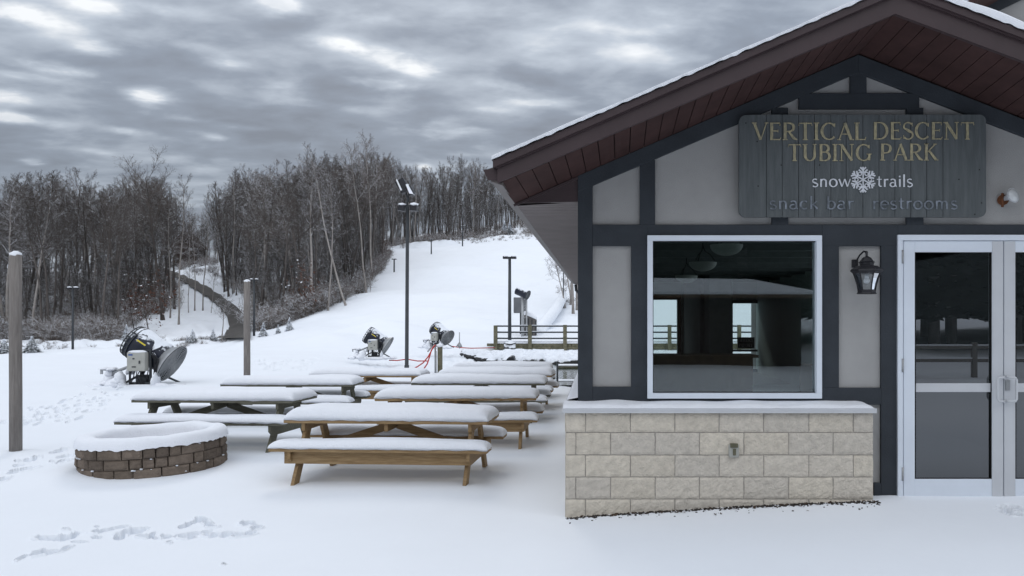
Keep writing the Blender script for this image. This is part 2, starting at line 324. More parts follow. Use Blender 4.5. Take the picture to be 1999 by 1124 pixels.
def hit(px, py):          # first ground point along the sight line of a pixel
    z = ground(px, _ys); pp = CY + (CZ - z) * F / _ys
    k = np.argmax(pp <= py); return _ys[k]
def footprints(px, py):
    d = np.zeros_like(px)
    ell = [(96,1050,22,4.5,-2),(128,1049,22,5,-12),(147,1043,10,3.5,-22),(128,1034,6,1.8,0),(155,1057,13,2.4,0),(189,1027,4,2,0),(190,1048,10,3.5,0),(204,1035,24,3.2,-12),(236,1028,18,2.6,-8),
      (234,1048,11,4.5,-10),(262,1037,26,5.5,-12),(282,1031,10,2.5,-10),(298,1042,8,3,-30),(283,1048,13,3,0),(302,1049,5,3,30),(325,1047,11,3.6,-10),(356,1044,15,3,-10),(377,1042,22,3.6,-9),(368,1049,16,3,-4),(402,1038,14,3.2,-12),
      (420,1044,18,4.6,-5),(443,1042,14,5.2,-12),(462,1042,14,4,-3),(490,1040,12,4.8,-10),(475,1046,20,2,-8),(360,1026,12,3.6,-15),(376,1020,14,3,-18),(396,1016,13,4,10),(413,1027,12,3,5),(405,1022,8,2,0),
      (481,1021,13,3.4,-14),(497,1024,8,3.2,28),(500,1031,10,2.6,-5),(330,1060,5,1.6,-6),(44,1087,13,3,-22),(70,1081,14,3,-8),(95,1078,32,4.4,-9),(125,1073,14,2.6,-20),(40,1090,8,2,-30),(437,1102,3,1.2,0),
      (114,880,15,3,-12),(58,897,12,3.2,-6),(73,892,10,2,-4),(36,908,10,2.4,-4),(40,919,28,2.8,-10),(5,937,12,3.2,-14),(128,890,18,2.8,-8),(124,902,14,3,-14),(33,900,5,1.6,0),(100,902,4,2,0)]
    rr = np.random.RandomState(11)
    for _ in range(95):
        t = rr.rand(); x = 5 + 235 * t; y = 832 - 62 * t + rr.randn() * 12
        if 15 < x < 46: continue
        s = (y - 620) / 200
        ell.append((x, y, (4 + 7 * rr.rand()) * s, (1.1 + 1.2 * rr.rand()) * s, -10 + rr.randn() * 5))
    for _ in range(26): ell.append((500 + 120 * rr.rand(), 700 + 22 * rr.rand(), 7 + 8 * rr.rand(), .9, -6))
    for _ in range(60): ell.append((705 + 70 * rr.rand(), 706 + 16 * rr.rand(), 3 + 6 * rr.rand(), .9, -3))
    for _ in range(110): ell.append((860 + 90 * rr.rand(), 688 + 34 * rr.rand(), 3 + 5 * rr.rand(), 1.0, -3))
    for _ in range(14): ell.append((1955 + 44 * rr.rand(), 982 + 22 * rr.rand(), 6 + 6 * rr.rand(), 2.2, 20))
    for cx, cy, rx, ry, a in ell:
        m = (np.abs(px - cx) < 2.2 * rx + 4) & (np.abs(py - cy) < 2.2 * (ry + abs(math.sin(R(a))) * rx) + 3)
        if not m.any(): continue
        dx = px[m] - cx; dy = py[m] - cy; c_, s_ = math.cos(R(a)), math.sin(R(a))
        u = (dx*c_ + dy*s_) / rx; v = (-dx*s_ + dy*c_) / ry; r = np.sqrt(u*u + v*v) + vnoise(dx * .12 + cx, dy * .3) * .45
        depth = .125 if cy > 860 else .08
        d[m] = np.minimum(d[m], -depth * np.clip(1.25 - r**2, 0, 1) ** .7) + np.where(r < 2, .018 * np.exp(-((r - 1.35) / .22) ** 2), 0)
    return d
def grid_mesh(name, X, Y, Z, m, kind, label=None, cat=None):
    r, c = X.shape; me = bpy.data.meshes.new(name); me.vertices.add(r*c)
    me.vertices.foreach_set('co', np.stack([X, Y, Z], -1).reshape(-1).astype(np.float32))
    idx = np.arange(r*c).reshape(r, c); q = np.stack([idx[:-1,:-1], idx[:-1,1:], idx[1:,1:], idx[1:,:-1]], -1).reshape(-1)
    nf = (r-1)*(c-1); me.loops.add(nf*4); me.loops.foreach_set('vertex_index', q.astype(np.int32)); me.polygons.add(nf)
    me.polygons.foreach_set('loop_start', np.arange(0, nf*4, 4, dtype=np.int32)); me.polygons.foreach_set('use_smooth', np.ones(nf, bool))
    me.materials.append(m); me.update(calc_edges=True); o = bpy.data.objects.new(name, me); C.objects.link(o)
    tag(o, label, cat, None, kind); return o
Ys = np.concatenate([np.exp(np.arange(math.log(4.6), math.log(5.6), .0028)), np.exp(np.arange(math.log(5.6), math.log(7.05), .0011)), np.exp(np.arange(math.log(7.05), math.log(9.5), .0028)), np.exp(np.arange(math.log(9.5), math.log(26), .0045)), np.exp(np.arange(math.log(26), math.log(420), .011)), [420.]])
Xs = np.concatenate([np.arange(-900, -10, 22), np.arange(-10, 560, 1.5), np.arange(560, 620, 2.2), np.arange(620, 1130, 4), np.arange(1130, 2010, 6), np.arange(2010, 3210, 50)])
PX, YY = np.meshgrid(Xs, Ys); ZZ = ground(PX, YY)
PY = CY + (CZ - ZZ) * F / YY
ZZ = ZZ + footprints(PX, PY)
def around(cx, cy, r0, r1, h, Z):                       # little drift piled or melted round a foot
    X = (PX - CX) * YY / F; d = np.sqrt((X - cx)**2 + (YY - cy)**2); return Z + h * np.clip(1 - np.abs(d - r0) / r1, 0, 1)
Z2 = ZZ
Z2 = around(-7.84, 10.3, .08, .25, .03, Z2)
XX = (PX - CX) * YY / F
pd = np.sqrt((XX + 5.38)**2 + (YY - 9.30)**2)
Z2 = Z2 + np.where(pd < 2.2, .06 * np.exp(-((pd - .85) / .35) ** 2) * np.clip(-(XX + 5.4), 0, 1), 0)
# pond hollow
pool = np.clip((XX + 1.9) / .9, 0, 1) * np.clip((YY - 25.2) / .8, 0, 1) * np.clip((36.2 - YY) / 1.2, 0, 1)
Z2 = Z2 - pool * .9
grid_mesh('snow_ground', XX, YY, Z2, SNOWF, 'structure')
# the yard behind the photographer
gx, gy = np.meshgrid(np.linspace(-90, 110, 90), np.linspace(-80, 4.62, 60)); grid_mesh('snow_yard', gx, gy, -.012 + vnoise(gx*.3, gy*.3) * .0 + np.clip((-gy-10)/60, 0, 1) * 2.0 + np.clip(-gy-4, 0, 1)*vnoise(gx*.25, gy*.25) * .4, SNOWF, 'structure')

# pond
mb = MB(); mb.add([(-2.6, 24.6, -.36), (9, 24.6, -.36), (9, 37, -.36), (-2.6, 37, -.36)], [(0, 1, 2, 3)]); tag(mb.build('pond_water', WATER), None, None, None, 'structure')

# road: draped on the hill
rd = [(298,525,314,523,156),(322,535,340,533,150),(347,547,369,545,143),(373,562,403,561,135),(401,580,431,579,127),(427,600,457,599,118),(443,622,481,621,107),(448,642,489,642,96),(440,655,489,656,88),(420,668,489,668,80)]
vs = []; fs = []
for k in range(len(rd) - 1):
    for s in range(6):
        t = s / 6; a = [rd[k][i] * (1 - t) + rd[k+1][i] * t for i in range(5)]
        Yr = a[4]; x0, x1 = a[0], a[2]
        for j in range(5):
            px = x0 + (x1 - x0) * j / 4; y_ = hit(px, (a[1]*(4-j) + a[3]*j) / 4); p = G(px, y_); vs.append((p.x, p.y, p.z))
n_ = len(vs) // 5
ys_s = np.array([v[1] for v in vs]).reshape(n_, 5)
for _ in range(6): ys_s[1:-1] = (ys_s[:-2] + ys_s[1:-1] * 2 + ys_s[2:]) / 4
vs2 = []
pxs = np.array([CX + v[0] * F / v[1] for v in vs]).reshape(n_, 5)
for i in range(n_):
    for j in range(5): p = G(pxs[i, j], ys_s[i, j]); vs2.append((p.x, p.y, p.z + .3))
fs = [(i*5+j, i*5+j+1, (i+1)*5+j+1, (i+1)*5+j) for i in range(n_-1) for j in range(4)]
mb = MB(); mb.add(vs2, fs, 0, True); tag(mb.build('hill_road', ROAD), None, None, None, 'structure')

# ------------------------------------------------------------------ building
Yw = 7.2; Yb = 6.26
BO = (P(1103, 0, 7).x, 7.0, -.05)
B = empty('snack_bar_building', BO, 'low building with grey stucco, black beams, brown gable roof and pale block base', 'building')
def bld(mb, name, m, parent=None, bev=0): return mb.build(name, m, parent or B, BO if parent is None or parent.type == 'EMPTY' else BO, bev)
ZP = lambda py, Y=Yw: CZ - (py - CY) * Y / F
XP = lambda px, Y=Yw: (px - CX) * Y / F
# stucco wall pieces
mb = MB()
# rafters lower/upper edges as functions of px at depth Yw
up_l = lambda x: 343 - .4343 * (x - 1128)
up_r = lambda x: 106 + .392 * (x - 1676)
lo_l = lambda x: 361.6 - .4287 * (x - 1157)
lo_r = lambda x: 141 + .386 * (x - 1676)
XR = 2224
gab = [P(1128, 459, Yw), P(1128, up_l(1128) + 6, Yw), P(1676, 112, Yw), P(XR, up_r(XR) + 6, Yw), P(XR, 459, Yw)]
mb.prism(gab, (0, .14, 0)); mb.pbox(1128, 459, 1264, 803, Yw, .14); mb.pbox(1605, 459, 1753, 985, Yw, .14); mb.pbox(1264, 779, 1605, 803, Yw, .14); mb.pbox(2164, 459, XR, 985, Yw, .14)
mb.box(XP(1128), Yw + .14, 0, XP(1128) + .12, 25, 3.05); 
for y0, y1, z0, z1 in ((Yw + .14, 8.4, 0, 3.05), (16.6, 25, 0, 3.05), (8.4, 16.6, 0, .9), (8.4, 16.6, 2.7, 3.05)): mb.box(XP(XR) - .12, y0, z0, XP(XR), y1, z1)  # unseen right wall: wide opening added to let daylight into the room
bld(mb, 'stucco_wall', STUCCO)
# beams
mb = MB(); yb_ = Yw - .032
def beam(*a, y=yb_, t=.05): mb.pbox(*a, y, t)
beam(1128, 350, 1157, 787); beam(1249, 312, 1279, 440); beam(1232, 478, 1264, 757); beam(1605, 478, 1638, 757); beam(1720, 458, 1753, 975)
beam(1157, 438, 1264.5, 480, y=yb_ - .003); beam(1264.5, 438, 1605, 460, y=yb_-.003); beam(1605, 438, 1753, 480, y=yb_ - .003); beam(1753, 438, XR, 458, y=yb_ - .003)
beam(1157, 755, 1264, 787, y=yb_ - .003); beam(1264, 777, 1605, 787, y=yb_-.003); beam(1605, 757, 1720, 790, y=yb_ - .003); beam(1706, 943, 1720, 975)
beam(1560, 181.5, 1795, 212, y=yb_ - .003); beam(1660, 128, 1692, 184); beam(1507, 210, 1539, 440); beam(1770, 210, 1803, 440); beam(2190, 300, XR, 975)
mb.prism([P(1128, up_l(1128), yb_-.006), P(1676, 106, yb_-.006), P(1676, 141, yb_-.006), P(1128, 374, yb_-.006)], (0, .05, 0))
mb.prism([P(1676, 106, yb_-.006), P(XR, up_r(XR), yb_-.006), P(XR, lo_r(XR), yb_-.006), P(1676, 141, yb_-.006)], (0, .05, 0))
bld(mb, 'timber_beams', BEAM, bev=.004)
# barge boards (front edge of the roof)
mb = MB()
def strip(x0, y0, x1, y1, a0, a1, Y, t): mb.prism([P(x0, y0 + a0, Y), P(x1, y1 + a0, Y), P(x1, y1 + a1, Y), P(x0, y0 + a1, Y)], (0, t, 0))
XE = 2500; yl = lambda x: 314 - .4333 * (x - 969); yr = lambda x: -26.6 + .375 * (x - 1755)
mb.prism([P(971, yl(971) + 13, Yb), P(1755, yl(1755) + 13, Yb), P(1748, 26.5, Yb), P(971, 356.5, Yb)], (0, .04, 0)); mb.prism([P(1755, yr(1755) + 13, Yb + .001), P(XE, yr(XE) + 13, Yb + .001), P(XE, yr(XE) + 52, Yb + .001), P(1748, 26.5, Yb + .001)], (0, .04, 0))
strip(968, yl(968), 1755, yl(1755), 0, 14, Yb - .02, .07); strip(1755, yr(1755), XE, yr(XE), 0, 15, Yb - .02, .07)
bld(mb, 'barge_board', BROWN)
# roof slabs and snow on them
zl0, zl1, zr1 = P(968, yl(968), Yb), P(1755, yl(1755), Yb), P(XE, yr(XE), Yb)
mb = MB(); mb.prism([zl0 - Vector((.02, 0, .0)), zl1, zr1, zr1 - Vector((0, 0, .06)), zl1 - Vector((0, 0, .06)), zl0 - Vector((.02, 0, .06))], (0, 19, 0)); ro = bld(mb, 'roof', BROWN)
for v in ro.data.vertices: v.co.y -= .035
mb = MB()
def snow_sheet(p0, p1, t):
    nx, ny = 260, 40; vs = []
    for side in (0, 1):
        for i in range(nx + 1):
            u = i / nx
            for j in range(ny + 1):
                v = (j / ny) ** 2
                e = min(1, (1 - abs(2 * u - 1)) * 30 + .1); b = p0.lerp(p1, u)
                zz_ = b.z + (t * (.95 + .5 * mnoise.noise(Vector((b.x * 1.7, v * 9, 1)))) * (1 if j else .7) if side == 0 else .002 )
                vs.append((b.x, Yb - .05 + .014 * mnoise.noise(Vector((b.x * 5, 0, 3))) * (j == 0) + v * 19 - (.012 if (side == 0 and j == 0) else 0), zz_ if side == 0 else b.z + .002 + (.012 * mnoise.noise(Vector((b.x * 14, 0, 7))) if j == 0 else 0)))
    n0 = (nx + 1) * (ny + 1); fs = []
    for i in range(nx):
        for j in range(ny):
            a_ = i * (ny+1) + j; fs.append((a_, a_ + ny + 1, a_ + ny + 2, a_ + 1))
        a_ = i * (ny+1); fs.append((a_, a_ + n0, a_ + n0 + ny + 1, a_ + ny + 1))
    for j in range(ny): fs.append((j, j+1, j+1+n0, j+n0))
    mb.add(vs, fs, 0, True)
snow_sheet(zl0 - Vector((.03, 0, 0)), zl1, .034); snow_sheet(zl1, zr1, .065)
mb.build('snow_cover', SNOWC, ro, BO)
# gable soffit boards
mb = MB(); mk = MB()
sl = P(972, 356, Yb); st = P(1748, 25.4, Yb); wl = P(1128, 343, Yw); wt = P(1676, 106, Yw); sr = P(XE, 25.4 + .37 * (XE - 1748), Yb); wr = P(2350, 106 + .392 * (2350 - 1676), Yw)
el_ = sl.copy(); el_.y = Yw; el_.x = P(1006, 398, Yw).x; el_.z = P(1006, 398, Yw).z
def boards(fa, fb, ba, bb, nb):
    for i in range(nb):
        u0, u1 = i / nb, (i + 1) / nb - .045 / nb * 1.2
        a0, a1, b0, b1 = fa.lerp(fb, u0), fa.lerp(fb, u1), ba.lerp(bb, u0), ba.lerp(bb, u1)
        mb.add([a0, a1, b1, b0, a0 + Vector((0,0,.014)), a1 + Vector((0,0,.014)), b1 + Vector((0,0,.014)), b0 + Vector((0,0,.014))], [(0,3,2,1),(4,5,6,7),(0,1,5,4),(1,2,6,5),(2,3,7,6),(3,0,4,7)])
    k = Vector((0, 0, .02)); mk.prism([fa + k, fb + k, bb + k, ba + k], (0, 0, .01))
boards(sl + Vector((.01, .04, 0)), st + Vector((0, .04, 0)), el_ , wt, 24); boards(st + Vector((0, .04, 0)), sr + Vector((0, .04, 0)), wt, wr, 24)
so_ = bld(mb, 'gable_soffit', SOFF); mk.build('soffit_backing', DARK, so_, BO)
# eave return, eave soffit, gutter
mb = MB(); mb.prism([P(1004, 400, Yw - .02), P(1130, 344, Yw - .02), P(1130, 393, Yw - .02), P(1010, 396, Yw-.02)], (0, .05, 0)); mb.bar(P(1003, 401, Yw - .03), P(1128, 347, Yw - .03), .02, .02); bld(mb, 'eave_return', BROWN)
ZS = ZP(395); xa, xb = XP(1006), XP(1128)
mb = MB(); y = Yw
while y < 25: mb.box(xa, y, ZS, xb + .02, y + .088, ZS + .012); y += .112
eo_ = bld(mb, 'eave_soffit', EAVE); mb = MB(); mb.box(xa, Yw, ZS + .014, xb + .02, 25, ZS + .03); mb.build('soffit_backing', DARK, eo_, BO)
mb = MB(); mb.prism([(xa - .125, 6.3, 3.02), (xa - .10, 6.3, 2.915), (xa - .005, 6.3, 2.885), (xa + .002, 6.3, 2.95), (xa - .03, 6.3, 3.05)], (0, 18.7, 0)); g_ = bld(mb, 'gutter', GUTT)
mb = MB(); mb.prism([P(943, 331, 6.29), P(970, 329, 6.29), P(973, 353, 6.29), P(953, 351, 6.29)], (0, .03, 0)); mb.build('gutter_end_cap', BROWN, g_, BO)
mb = MB(); mb.tube([(xa + .03, 24.6, 2.86), (xa + .04, 24.6, 2.68), (xa + .14, 24.6, 2.58), (xb, 24.6, 2.5), (xb - .03, 24.6, 2.3), (xb - .03, 24.6, .1)], .045, 8); mb.build('downspout', DKMETAL, g_, BO)
mb = MB(); mb.tube([(xb - .06, 7.6, ZS - .02), (xb - .06, 7.6, ZS + .01)], .012, 8); 
# upper gable of the taller wing, seen over the right roof slope
mb = MB(); Yu = 9.6
mb.prism([P(1640, 240, Yu), P(1930, 28, Yu), P(2050, -45, Yu), P(2600, -45, Yu), P(2600, 400, Yu), P(1640, 400, Yu)], (0, .2, 0)); bld(mb, 'upper_wall', STUCCO)
mb = MB(); mb.prism([P(1640, 170, Yu - .04), P(1905, 12, Yu - .04), P(2050, -60, Yu - .04), P(2050, -28, Yu - .04), P(1930, 30, Yu-.04), P(1640, 215, Yu - .04)], (0, .05, 0)); bld(mb, 'upper_beam', BEAM)
mb = MB(); mb.prism([P(1640, 145, 8.4), P(1905, -30, 8.4), P(2100, -140, 8.4), P(2100, -160, 8.4), P(1640, 105, 8.4)], (0, .05, 0)); mb.prism([P(1640, 172, 8.42), P(1900, 5, 8.42), P(2100, -110, 8.42), P(2100, -125, 8.42), P(1640, 150, 8.42)], (0, 1.3, 0)); bld(mb, 'upper_barge_board', SOFF)
# block base
mb = MB(); YB = 7.0
cols_a = [1104, 1143, 1230.6, 1317.4, 1403.9, 1490.7, 1579, 1665.8, 1705]; cols_b = [1104, 1124, 1192, 1279, 1365.4, 1452.2, 1539.4, 1626.2, 1705]
rows = [803, 844, 888, 931, 974, 1017]
rb = random.Random(5)
for r in range(5):
    cs = cols_a if r % 2 == 0 else cols_b
    for c in range(len(cs) - 1):
        g = 1.05; x0, x1, z1, z0 = XP(cs[c] + g, YB), XP(cs[c+1] - g, YB), ZP(rows[r] + g, YB), ZP(rows[r+1] - g, YB)
        nx = max(3, int((x1 - x0) / .022)); nz = 9; vs = []; mi = rb.randrange(4)
        for i in range(nx + 1):
            for j in range(nz + 1):
                x = x0 + (x1 - x0) * i / nx; z = z0 + (z1 - z0) * j / nz; ed = (i in (0, nx)) or (j in (0, nz))
                d = .008 + .008 * mnoise.noise(Vector((x * 16, z * 16, r))) + .005 * mnoise.noise(Vector((x * 50, z * 50, r)))
                if ed: d = .001 + .002 * rb.random()
                vs.append((x + (.0025 * rb.uniform(-1, 1) if ed else 0), YB - d, z + (.002 * rb.uniform(-1, 1) if ed else 0)))
        nf = len(vs); fs = [(i*(nz+1)+j, (i+1)*(nz+1)+j, (i+1)*(nz+1)+j+1, i*(nz+1)+j+1) for i in range(nx) for j in range(nz)]
        vs += [(x0, YB + .1, z0), (x1, YB + .1, z0), (x1, YB + .1, z1), (x0, YB + .1, z1)]
        bot = [i*(nz+1) for i in range(nx+1)]; top = [i*(nz+1)+nz for i in range(nx+1)]; lf = list(range(nz+1)); rt = [nx*(nz+1)+j for j in range(nz+1)]
        fs += [tuple(bot[::-1] + [nf, nf+1]), tuple(top + [nf+2, nf+3]), tuple(lf + [nf+3, nf]), tuple(rt[::-1] + [nf+1, nf+2])]
        mb.add(vs, fs, mi)
xl, xr_ = XP(1103.6, YB), XP(1705, YB)
y = YB + .2; r = 0
for r in range(5):
    y = YB + .01 + (.2 if r % 2 else 0.0)
    if r % 2: mb.box(xl, YB + .005, ZP(rows[r]+1, YB), xl + .1, y - .008, ZP(rows[r+1]-1, YB), r % 4)
    while y < 24.9: mb.box(xl - .004 * rb.random(), y, ZP(rows[r]+1, YB), xl + .1, min(y + .398, 24.98), ZP(rows[r+1]-1, YB), rb.randrange(4)); y += .406
base_o = bld(mb, 'block_base', BLOCKM)
mb = MB(); mb.box(xl + .006, YB + .003, -.3, xr_ - .004, Yw, ZP(804, YB)); mb.box(xl + .006, Yw, -.3, XP(1128), 25, ZP(804, YB)); mb.build('mortar', MORTAR, base_o, BO)
# ledge
mb = MB(); zt = ZP(797.5, 6.96); zb_ = ZP(803.5, 6.96); lx = XP(1098, 6.96); rx_ = XP(1712, 6.96)
mb.box(lx, 6.96, zb_, rx_, Yw, zt); mb.box(lx, Yw, zb_, XP(1128), 25, zt); mb.box(lx + .003, 6.953, zb_ - .012, rx_ - .003, 6.963, zb_ + .004)
ld = bld(mb, 'ledge', ALU2)
mb = MB(); nx, ny = 300, 14; vs = []
for i in range(nx + 1):
    x = lx + .004 + (rx_ - lx - .02) * i / nx; k = min(1, (nx - i) / 14); k = math.sqrt(max(0, 1 - (1 - k) ** 2))
    for j in range(ny + 1):
        v = j / ny; h = (.028 + .022 * v + .014 * mnoise.noise(Vector((x * 3.3, v, 4)))) * k; f = math.sqrt(min(1, v * 5 + .0))
        vs.append((x, 6.966 + (Yw - .03 - 6.966) * v + .006 * mnoise.noise(Vector((x * 11, 2, v))) * (1 - v), zt - .0 + h * f + .001))
mb.add(vs, [(i*(ny+1)+j, (i+1)*(ny+1)+j, (i+1)*(ny+1)+j+1, i*(ny+1)+j+1) for i in range(nx) for j in range(ny)], 0, True)
vs = []; n2_ = 160; m2_ = 8
for i in range(n2_ + 1):
    y = Yw - .03 + (25 - Yw) * (i / n2_) ** 1.6
    for j in range(m2_ + 1):
        v = j / m2_; x = lx + .006 + (XP(1128) - lx) * v; h = (.045 + .03 * v + .01 * mnoise.noise(Vector((x * 3, y * 3, 4)))) * math.sqrt(min(1, v * 5)); vs.append((x, y, zt + h + .001))
mb.add(vs, [(i*(m2_+1)+j, i*(m2_+1)+j+1, (i+1)*(m2_+1)+j+1, (i+1)*(m2_+1)+j) for i in range(n2_) for j in range(m2_)], 0, True)
mb.build('snow_cover', SNOWC, ld, BO)
# window
def frame(mb, x0, y0, x1, y1, th, Y, t):
    mb.pbox(x0, y0, x1, y0 + th, Y, t); mb.pbox(x0, y1 - th, x1, y1, Y, t); mb.pbox(x0, y0 + th, x0 + th, y1 - th, Y, t); mb.pbox(x1 - th, y0 + th, x1, y1 - th, Y, t)
mb = MB(); frame(mb, 1264, 459, 1605, 778, 10.5, 7.13, .16); wf = bld(mb, 'window_frame', ALU, bev=.003)
mb = MB(); frame(mb, 1273, 469, 1595, 768, 2.6, 7.18, .06); mb.build('window_seal', DARK, wf, BO)
mb = MB(); mb.pbox(1274, 470, 1594, 767, 7.2, .006); mb.build('window_glass', GLASS, wf, BO)
# door
mb = MB(); mb.pbox(1753, 458, 2164, 469, 7.14, .12); mb.pbox(1753, 469, 1763, 974, 7.14, .12); mb.pbox(2154, 469, 2164, 974, 7.14, .12); bld(mb, 'door_frame', ALU, bev=.003)
mb = MB(); mb.pbox(1753, 972, 2164, 979, 7.10, .3); bld(mb, 'door_threshold', DKMETAL)
for k, (a, b, ga, gb, hx, sg) in enumerate(((1764, 1958.5, 1786, 1937, 1941, 1), (1960.5, 2153, 1982, 2131, 1978, -1))):
    mb = MB(); Yd = 7.155; mb.pbox(a, 470, ga, 970, Yd, .05); mb.pbox(gb, 470, b, 970, Yd, .05); mb.pbox(ga, 470, gb, 492, Yd, .05); mb.pbox(ga, 935, gb, 970, Yd, .05)
    dr = bld(mb, 'door', ALU, bev=.003)
    mb = MB(); mb.pbox(gb if sg > 0 else a, 471, b if sg > 0 else ga, 969, Yd - .004, .004); mb.build('meeting_stile', ALU2, dr, BO)
    mb = MB(); frame(mb, ga, 491, gb, 936, 2, Yd + .01, .03); mb.build('door_seal', DARK, dr, BO)
    mb = MB(); mb.pbox(ga, 491, gb, 936, Yd + .03, .006); mb.build('door_glass', GLASSD, dr, BO)
    mb = MB(); mb.pbox(ga + 2, 748, gb - 3, 765, Yd + .023, .004); mb.build('white_band', ALU2, dr, BO)
    h = P(hx + sg * 14, 735, Yd); xs = P(hx, 735, Yd).x; mb = MB(); z0, z1 = ZP(783, Yd), ZP(735, Yd); xx = P(hx + sg * 14, 0, Yd).x
    path = [(xx, Yd, z1), (xx, Yd - .03, z1), (xx, Yd - .055, z1 - .004), (xs + sg * .01, Yd - .06, z1 - .006), (xs, Yd - .06, z1 - .025), (xs, Yd - .06, z0 + .025), (xs + sg * .01, Yd - .06, z0 + .006), (xx, Yd - .055, z0 + .004), (xx, Yd - .03, z0), (xx, Yd, z0)]
    mb.tube(path, .0105, 10); mb.build('door_handle', ALU2, dr, BO)
    if k == 0:
        for hy in (488, 700, 912):
            mb = MB(); mb.tube([P(1762, hy, Yd - .012), P(1762, hy + 26, Yd - .012)], .011, 8); mb.build('hinge', METAL, dr, BO)
    else:
        mb = MB(); mb.pbox(1964, 742, 1972, 762, Yd - .02, .02); mb.build('lock', METAL, dr, BO)
# interior
mb = MB(); x0, x1 = XP(1128) + .13, XP(XR) - .13; fl, ce = .10, 3.0; yB = 24.0
mb.box(x0, 7.36, fl - .1, x1, yB, fl); it = bld(mb, 'interior_floor', INF)
mb = MB(); mb.box(x0, 7.36, ce, x1, yB, ce + .1)
for k in range(12): mb.box(x0, 8 + k * 1.3, ce - .16, x1, 8.12 + k * 1.3, ce)
bld(mb, 'interior_ceiling', INC)
mb = MB()
def xq(px, Y=yB): return (px - CX) * Y / F
def zq(py, Y=yB): return CZ - (py - CY) * Y / F
wx0, wx1, wz0, wz1 = xq(1215), xq(1322), zq(690), zq(585); dx0, dx1, dz0, dz1 = xq(1430), xq(1482), zq(720), zq(592)
mb.box(x0, yB, fl, wx0, yB + .15, ce); mb.box(wx0, yB, fl, wx1, yB + .15, wz0); mb.box(wx0, yB, wz1, wx1, yB + .15, ce); mb.box(wx1, yB, fl, dx0, yB + .15, ce)
mb.box(dx0, yB, dz1, dx1, yB + .15, ce); mb.box(dx0, yB, fl, dx1, yB + .15, dz0); mb.box(dx1, yB, fl, x1, yB + .15, ce)
mb.box(x0 - .01, 7.36, fl, x0, yB, ce); [mb.box(x1, a_, b_, x1 + .01, c_, d_) for a_, c_, b_, d_ in ((7.36, 8.4, fl, ce), (16.6, yB, fl, ce), (8.4, 16.6, fl, .9), (8.4, 16.6, 2.7, ce))]; bld(mb, 'interior_wall', INW)  # right inner wall repeats the added opening that brightens the room
mb = MB(); mb.box(wx0 - .1, yB - .04, wz0 - .12, wx1 + .12, yB - .002, wz0); mb.box(wx0 - .1, yB - .04, wz1, wx1 + .12, yB - .002, wz1 + .12); mb.box(wx1, yB - .04, wz0, wx1 + .12, yB - .002, wz1); bld(mb, 'back_window_frame', INWOOD)
mb = MB(); mb.box(dx0 - .09, yB - .06, fl, dx0, yB - .002, dz1 + .1); mb.box(dx1, yB - .06, fl, dx1 + .09, yB - .002, dz1 + .1); mb.box(dx0, yB - .06, dz1, dx1, yB - .002, dz1 + .1); mb.box(dx0, yB - .06, zq(686), dx1, yB - .002, zq(682)); mb.box(dx0, yB - .06, fl, dx1, yB - .002, dz0)
bld(mb, 'back_door', DKMETAL)
mb = MB(); mb.box(xq(1334), yB - 3.2, fl, xq(1366), yB - 3.0, zq(612, 21)); mb.box(xq(1334), 20, fl, xq(1340), yB, ce); mb.box(xq(1375), 19, fl, xq(1385, 19), yB, ce); bld(mb, 'partition', INC)
mb = MB(); mb.box(.3, 15, fl, 3.0, 15.6, 1.02); mb.box(.25, 14.95, 1.02, 3.1, 15.7, 1.07); mb.box(3.7, 13, fl, 4.8, 14.2, .95); bld(mb, 'counter', INWOOD)
def sign_text(s, x0, x1, zb, zt_, Y, m, name, parent, t=.006, org=None): pass
